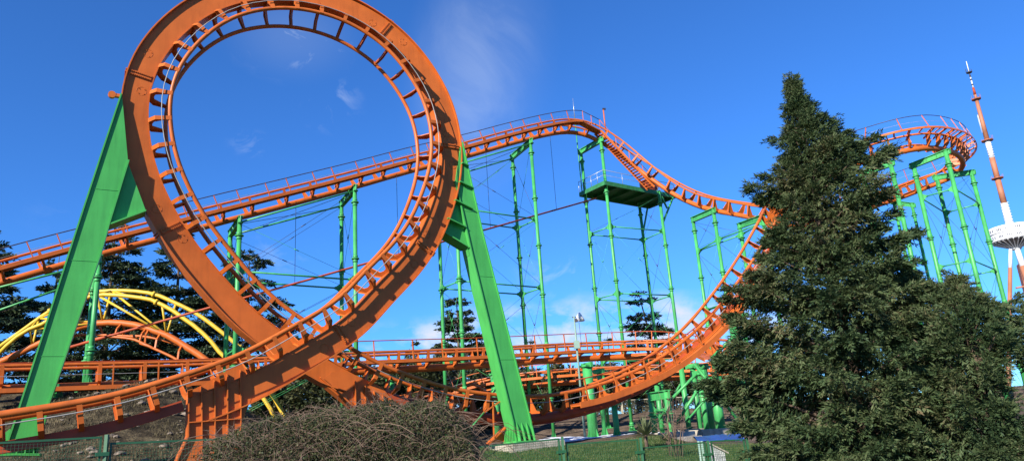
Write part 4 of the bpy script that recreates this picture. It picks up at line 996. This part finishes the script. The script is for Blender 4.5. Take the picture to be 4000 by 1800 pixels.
def cedar(apex, Y, ybot, hw, label, seed, tiers=16, nb=7, sp=.75, lean=0., group=None, dens=1., prof=1.0, ragged=0., cut=None):
    """layered cedar: flat needle plates on level limbs"""
    r = np.random.RandomState(seed); top = at(*apex, Y); zb = at(apex[0], ybot, Y).z; zg = min(ground_z(top.x, Y), zb); Hh = top.z-zb; Rm = hw*Y/F_PX
    root = empty('cedar_tree', (top.x, Y, zg), label, 'tree', group)
    C, D, L_ = [], [], []; lm = MB(); lm.tube([V((top.x, Y, zg-.5)), V((top.x, Y, zb+Hh*.4)), V((top.x+lean, Y, top.z-.2))], 0, 8, rads=[.03*Hh*.5+.12, .02*Hh*.45+.08, .03])
    tiers = max(6, int(tiers*.78))
    for k in range(tiers):
        f = (k+.5+r.uniform(-.3, .3))/tiers; z = zb + Hh*f; RR = Rm*(1-f)**prof*(1 if f > .12 else .75) + .06*Rm
        for b in range(nb if f < .8 else 5):
            phi = r.uniform(0, 2*np.pi); R_ = RR*r.uniform(.55, 1.12 + ragged)
            p0 = np.array([top.x + lean*f, Y, z]); tip = p0 + np.array([math.cos(phi)*R_, math.sin(phi)*R_, r.uniform(-.05, .16)*R_ + .1])
            limb_tube(lm, p0 - np.array([0, 0, .1*R_]), tip, .02 + .011*R_, .01, .03*R_)
            m_ = max(5, int(dens*R_*16)); t = .22 + .8*r.random(m_)**.75; P = p0 + (tip-p0)*t[:, None]
            dirn = norm(tip-p0); sd = norm(np.cross(dirn, [0, 0, 1.])); off = r.uniform(-1, 1, (m_, 1))*(.36*R_*np.sin(np.clip(t, 0, 1)*2.6)[:, None]+.12)
            P = P + sd*off; P[:, 2] += r.normal(0, .03, m_) + .10*R_*np.sin(t*np.pi)*.5
            C.append(P); D.append(dirn*r.uniform(.4, 1, (m_, 1)) + sd*np.sign(off)*r.uniform(.2, 1, (m_, 1)) + np.stack([0*t, 0*t, r.uniform(-.35, .15, m_)], 1)); L_.append(r.uniform(.6, 1.2, m_)*sp)
    C, D, L_ = np.concatenate(C), np.concatenate(D), np.concatenate(L_)
    np_mesh('crown', feathers(C, D, L_, 3, .22, .9, seed, droop=.12), 4, M['cedar'], root); lm.build('trunk', M['bark'], root)
    return root
G_ = 'cedars behind the left side of the ride'
cedar((-20,575), 66, 960, 190, 'cedar at the left edge with level needle plates', 41, 15, 8, .8, group=G_)
cedar((150,640), 72, 980, 130, 'dark cedar filling the gap left of the left loop leg', 47, 12, 8, .8, group=G_)
cedar((292,560), 68, 960, 185, 'cedar rising above the lift just right of the left loop leg', 42, 17, 8, .8, group=G_, prof=.8)
cedar((455,585), 70, 960, 165, 'dense cedar behind the yellow arch', 43, 16, 8, .8, group=G_, prof=.8)
cedar((628,628), 72, 960, 130, 'cedar seen through the loop with long limbs reaching right', 44, 13, 8, .8, group=G_, prof=.7, ragged=.35)
cedar((1148,742), 78, 1020, 125, 'lone cedar between the loop and the right loop leg', 45, 17, 9, .75, group=None)
cedar((1628,728), 80, 1010, 130, 'cedar with a bent flat top behind the platform tower', 46, 14, 7, .75, lean=-1.0)
cedar((1040,862), 82, 1010, 40, 'small thin-topped cedar above the level track', 48, 9, 6, .6)
cedar((1333,845), 84, 1010, 30, 'slim young cedar right of the right loop leg', 49, 8, 5, .5)
cedar((1528,842), 84, 1010, 26, 'thin sparse cedar behind the platform tower columns', 50, 8, 4, .5, dens=.7)
def shrub(x, ytop, Y, w, ybot, label, seed, group='evergreen shrubs behind the low tracks', m='hedge', n=2400, sp=.5):
    r = np.random.RandomState(seed); t = at(x, ytop, Y); zb = gz(t.x, Y)-.1; H_ = max(1., t.z-zb); W_ = w*Y/F_PX/2
    root = empty('evergreen_shrub', (t.x, Y, zb), label, 'shrub', group)
    k = 7; cs = [(r.uniform(-.6, .6)*W_, r.uniform(-.5, .5)*W_, r.uniform(.3, .8)*H_, r.uniform(.35, .6)*W_, r.uniform(.22, .36)*H_) for _ in range(k)] + [(0, 0, .45*H_, W_*.75, H_*.52)]
    C, D = [], []
    for cx_, cy_, cz_, rw, rh in cs:
        d = norm(r.normal(0, 1, (n//len(cs), 3))); rad = r.uniform(.72, 1.05, (len(d), 1))
        C.append(np.array([t.x+cx_, Y+cy_, zb+cz_]) + d*rad*np.array([rw, rw*.8, rh])); D.append(d + r.normal(0, .5, d.shape) + [0, 0, .3])
    C, D = np.concatenate(C), np.concatenate(D); k = C[:, 2] > zb; C, D = C[k], D[k]
    np_mesh('crown', feathers(C, D, r.uniform(.6, 1.3, len(C))*sp, 2, .34, .8, seed), 4, M[m], root)
    mb = MB()
    for q in range(6): a = r.uniform(0, 6.28); limb_tube(mb, (t.x, Y, zb), (t.x+math.cos(a)*W_*.6, Y+math.sin(a)*W_*.5, zb+H_*.7), .06, .02)
    mb.build('limbs', M['bark'], root)
for k, (x, yt, Y, w, lab) in enumerate([(905,945,64,130,'dark shrub behind the crossing of the loop'),(1010,915,68,120,'dark shrub below the small thin-topped cedar'),(1090,925,66,120,'dark shrub left of the lone cedar foot'),(1215,925,70,140,'dark shrub right of the lone cedar foot'),
   (1340,935,72,130,'olive shrub behind the right loop leg'),(1420,915,68,120,'sunlit olive shrub left of the lamp post'),(1500,930,70,130,'olive shrub behind the fat column by the lamp post'),(1590,925,72,140,'dark shrub under the flat-topped cedar'),
   (1690,930,70,150,'dark shrub behind the portal frame'),(1790,925,69,150,'dark shrub behind the fattest columns'),(1890,915,70,170,'dark shrub hidden at the conifer edge'),(800,955,60,150,'dark shrub under the crossing, behind the bramble'),(700,960,62,150,'dark shrub left of the crossing, at the arch foot'),
   (950,935,88,220,'far dark shrub between the crossing and the small thin-topped cedar'),(1150,930,88,230,'far dark shrub behind the lone cedar foot'),(1290,930,90,200,'far olive shrub right of the right loop leg'),(1460,930,90,220,'far olive shrub behind the lamp post'),(1650,925,90,230,'far dark shrub behind the platform tower feet'),(1840,920,90,230,'far dark shrub behind the climbing exit track')]):
    shrub(x, yt, Y if x < 1250 or Y > 80 else Y+9, w, 1060, lab, 60+k)
# bramble: arching bare canes over a leafy tangle
def bramble():
    r = np.random.RandomState(5); c = at(868, 1024, 10.2); X0, Y0 = c.x, 10.2; zg = ground_z(X0, Y0); H_ = c.z-zg
    root = empty('bramble_bush', (X0, Y0, zg), 'tangled brown and green bramble bush with arching bare canes', 'bush')
    canes = MB()
    env = [(540,1140),(580,1096),(640,1062),(740,1044),(860,1026),(960,1014),(1040,1008),(1110,1014),(1160,1036),(1190,1085),(1204,1160)]
    ex = np.array([at(x, y, Y0).x for x, y in env]); ez = np.array([at(x, y, Y0).z for x, y in env]); half = (ex[-1]-ex[0])/2; X0 = (ex[0]+ex[-1])/2
    def hgt(x): return float(np.interp(x, ex, ez)) - zg + .03*math.sin(x*9)+.02*math.sin(x*17+1)
    for k in range(1900):
        x = X0 + r.uniform(-half, half); y = Y0 + r.normal(0, .55); a = r.uniform(0, 6.28); L_ = r.uniform(.35, 1.0); top = zg + hgt(x)*r.uniform(.4, .99)
        rise = r.uniform(.06, .24); n = 6; dx, dy = math.cos(a)*L_, math.sin(a)*L_*.6
        pts = [V((x+dx*(t-.5)*1.0, y+dy*(t-.5), top - rise*(2*t-1)**2*(1.4 if t > .5 else 1.0) + r.normal(0, .012))) for t in [q/(n-1) for q in range(n)]]
        canes.tube(pts, .0045, 3, cap=False, rads=[.0036, .0034, .0032, .0028, .0024, .0015])
    for k in range(85):             # long arching canes that stand clear of the top
        x = X0 + r.uniform(-.8, half*1.05); y = Y0 + r.normal(-.1, .45); d = r.choice([-1, 1]); L_ = r.uniform(.5, 1.25); b = zg + hgt(min(max(x, X0-half), X0+half))*.75
        hh = r.uniform(.25, .42); n = 9
        pts = [V((x + d*L_*t, y + r.normal(0, .01) + .2*t, b + hh*math.sin(min(1, t*1.05)*math.pi*.88)*1.0 - .12*t*t)) for t in [q/(n-1) for q in range(n)]]
        canes.tube(pts, 0, 4, cap=False, rads=list(np.linspace(.0042, .0018, n)))
    for k in range(4200):           # fine bare twigs fuzzing the surface
        x = X0 + r.uniform(-half, half); y = Y0 + r.normal(-.1, .5); z = zg + hgt(x)*(1.02-.75*r.random()**1.5) - .25*(abs(y-Y0))**2; L_ = r.uniform(.08, .26); d = norm(r.normal(0, 1, 3)*[1, .7, .8] + [0, -.1, .45]); q = V((x, y, z)); d = V(d)
        canes.tube([q, q + d*L_*.5 + V(r.normal(0, .02, 3)), q + d*L_ - ZZ*L_*.15], 0, 3, cap=False, rads=[.0026, .0021, .001])
    canes.build('canes', M['twig'], root)
    m_ = 125000; x = X0 + r.uniform(-half, half, m_); y = Y0 + r.normal(0, .5, m_); z = zg + np.array([hgt(q) for q in x])*(1-.78*r.random(m_)**1.35)
    z -= .25*(np.abs(y-Y0)/1.0)**2
    P = np.stack([x, y, z], 1); d = norm(r.normal(0, 1, (m_, 3))); s = norm(np.cross(d, r.normal(0, 1, (m_, 3)))); l = r.uniform(.016, .040, (m_, 1))
    np_mesh('leaves', np.stack([P, P+d*l*.5+s*l*.3, P+d*l, P+d*l*.5-s*l*.3], 1), 4, M['bramble'], root)
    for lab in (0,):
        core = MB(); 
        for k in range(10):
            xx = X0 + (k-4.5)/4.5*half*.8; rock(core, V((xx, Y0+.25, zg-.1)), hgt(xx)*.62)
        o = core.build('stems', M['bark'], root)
bramble()
# yucca, bare twigs
def yucca(x, y, Y, n, L0, label):
    c = at(x, y, Y); zg = gz(c.x, Y); root = empty('yucca_plant', (c.x, Y, zg), label, 'plant'); r = np.random.RandomState(int(x)); q = []
    for k in range(n):
        a = r.uniform(0, 6.28); e = r.uniform(.05, 1.45); d = V((math.cos(a)*math.cos(e), math.sin(a)*math.cos(e), math.sin(e))); s = d.cross(ZZ).normalized()*.028; L_ = L0*r.uniform(.7, 1.1)
        b = V((c.x, Y, c.z)) + d*.05; m_ = b + d*L_*.5; t = b + d*L_ - ZZ*L_*.18*r.random(); q += [b-s*.6, m_-s, t, b+s*.6, m_+s, t + s*.05][0:1] and [[tuple(b-s*.6), tuple(m_-s), tuple(t), tuple(m_+s)]]
    np_mesh('blades', np.array(q), 4, M['yucca'], root)
    MB().tube([V((c.x, Y, zg-.1)), V((c.x, Y, c.z+.05))], .07, 7).build('stem', M['bark'], root)
yucca(1624, 1096, 29, 130, .75, 'spiky pale green yucca left of the retaining wall')
yucca(1680, 1112, 29.5, 60, .42, 'small dark yucca in front of the retaining wall')
tw_ = MB(); b0 = at(1705, 1150, 27)
sap = empty('bare_sapling', (b0.x, 27, gz(b0.x, 27)), 'bare brown sapling rising in front of the concrete blocks', 'plant'); r = np.random.RandomState(9)
for k in range(16):
    a = V((b0.x + r.normal(0, .18), 27 + r.normal(0, .2), gz(b0.x, 27)-.05)); h_ = r.uniform(1.2, 2.5); ln = r.normal(0, .35)
    tw_.tube([a, a + V((ln*.3, 0, h_*.5)), a + V((ln, r.normal(0, .2), h_))], 0, 5, rads=[.018, .012, .004])
    for j in range(3): p = a + V((ln*.5, 0, h_*r.uniform(.4, .8))); tw_.tube([p, p + V((r.normal(0, .3), r.normal(0, .2), r.uniform(.1, .4)))], 0, 4, rads=[.008, .003])
tw_.build('stems', M['twig'], sap)
# ------------------------------------------------------------ light
SUN_AZ = R(34); SUN_EL = R(27)     # the sun stands behind the photographer's left shoulder
W = bpy.data.worlds.new('World'); S.world = W; W.use_nodes = True
nt = W.node_tree; N = nt.nodes; Lk = nt.links; bg = N['Background']
sky = N.new('ShaderNodeTexSky'); sky.sky_type = 'NISHITA'; sky.sun_disc = False
SD = V((-math.sin(SUN_AZ)*math.cos(SUN_EL), -math.cos(SUN_AZ)*math.cos(SUN_EL), math.sin(SUN_EL)))
sky.sun_elevation = SUN_EL; sky.sun_rotation = math.atan2(SD.x, SD.y)
sky.air_density = 1.0; sky.dust_density = .1; sky.ozone_density = 4.0; sky.altitude = 700
bg.inputs[1].default_value = .075
def wmath(op, a, b=None, c=None, clamp=False):
    m_ = N.new('ShaderNodeMath'); m_.operation = op; m_.use_clamp = clamp
    for k, v in enumerate((a, b, c)):
        if v is None: continue
        if isinstance(v, (int, float)): m_.inputs[k].default_value = v
        else: Lk.new(v, m_.inputs[k])
    return m_.outputs[0]
def wmix(f, a, b, mode='MIX'):
    m_ = N.new('ShaderNodeMix'); m_.data_type = 'RGBA'; m_.blend_type = mode
    for k, v in ((0, f), (6, a), (7, b)):
        if isinstance(v, (int, float)): m_.inputs[k].default_value = v
        elif isinstance(v, tuple): m_.inputs[k].default_value = (*v, 1)
        else: Lk.new(v, m_.inputs[k])
    return m_.outputs[2]
tinted = wmix(1.0, sky.outputs[0], (.40, .87, 1.46), 'MULTIPLY')     # clear dry winter air: deeper blue
tc = N.new('ShaderNodeTexCoord'); gen = tc.outputs['Generated']
def wnoise(scale, det, rough=.55, off=(0, 0, 0), dist=0.):
    mp = N.new('ShaderNodeMapping'); mp.inputs['Scale'].default_value = scale; mp.inputs['Location'].default_value = off; Lk.new(gen, mp.inputs[0])
    n = N.new('ShaderNodeTexNoise'); n.inputs['Scale'].default_value = 1; n.inputs['Detail'].default_value = det; n.inputs['Roughness'].default_value = rough; n.inputs['Distortion'].default_value = dist
    Lk.new(mp.outputs[0], n.inputs['Vector']); return n.outputs['Fac']
def blob(x, y, rx, ry=None, rot=0.):  # soft patch of sky round a direction
    d = ray(x, y).normalized(); s = d.cross(ZZ).normalized(); u = s.cross(d)
    s, u = s*math.cos(rot)+u*math.sin(rot), u*math.cos(rot)-s*math.sin(rot)
    def dot(v, r):
        vm = N.new('ShaderNodeVectorMath'); vm.operation = 'DOT_PRODUCT'; Lk.new(gen, vm.inputs[0]); vm.inputs[1].default_value = tuple(v); return wmath('MULTIPLY', vm.outputs['Value'], 1/r)
    a, b = dot(s, rx), dot(u, ry or rx)
    q = wmath('ADD', wmath('MULTIPLY', a, a), wmath('MULTIPLY', b, b))
    e = wmath('SUBTRACT', 1, q, clamp=True); return wmath('MULTIPLY', e, e)
wisp = wmath('MULTIPLY_ADD', wnoise((9, 9, 6), 7, .6, (3.1, .4, 1.7), .6), 3.2, -1.35, True)
fine = wmath('MULTIPLY_ADD', wnoise((17, 17, 22), 8, .62, (.3, 2.2, 5.1), .8), 3.0, -1.55, True)
dens = wmath('MULTIPLY', blob(1205, 190, .11, .21, R(-12)), wmath('MULTIPLY_ADD', wisp, .26, .13))
for x, y, rx, ry, k in ((735, 85, .10, .07, .8), (830, 260, .05, .045, .62), (630, 362, .035, .022, .5), (1395, 690, .07, .05, .5), (700, 640, .06, .04, .3), (320, 560, .12, .04, .22)):
    dens = wmath('MAXIMUM', dens, wmath('MULTIPLY', blob(x, y, rx, ry), wmath('MULTIPLY_ADD', fine, k*1.6, k*.13 if y < 100 else 0.)))
cum = wmath('MULTIPLY_ADD', wnoise((11, 11, 20), 9, .58, (4.3, 1.2, 2.6), .2), 5.0, -2.2, True)
band = blob(1420, 900, .44, .10)
dens2 = wmath('MULTIPLY', wmath('MULTIPLY_ADD', band, 2.7, -.15, True), cum)
col = wmix(wmath('MULTIPLY', dens, .8), tinted, (5.2, 6.0, 7.4)); col = wmix(dens2, col, (5.2, 5.6, 6.6))
Lk.new(col, bg.inputs[0])
sl = bpy.data.lights.new('sun', 'SUN'); sl.energy = 5.0; sl.angle = R(.5); sl.color = (1, .92, .80)
so = bpy.data.objects.new('sun', sl); COL.objects.link(so); so.rotation_euler = (-SD).to_track_quat('-Z', 'Y').to_euler()
S.view_settings.view_transform = 'Standard'; S.view_settings.look = 'None'; S.view_settings.exposure = 1.0; S.view_settings.gamma = 1
S.cycles.max_bounces = 5; S.cycles.transparent_max_bounces = 8
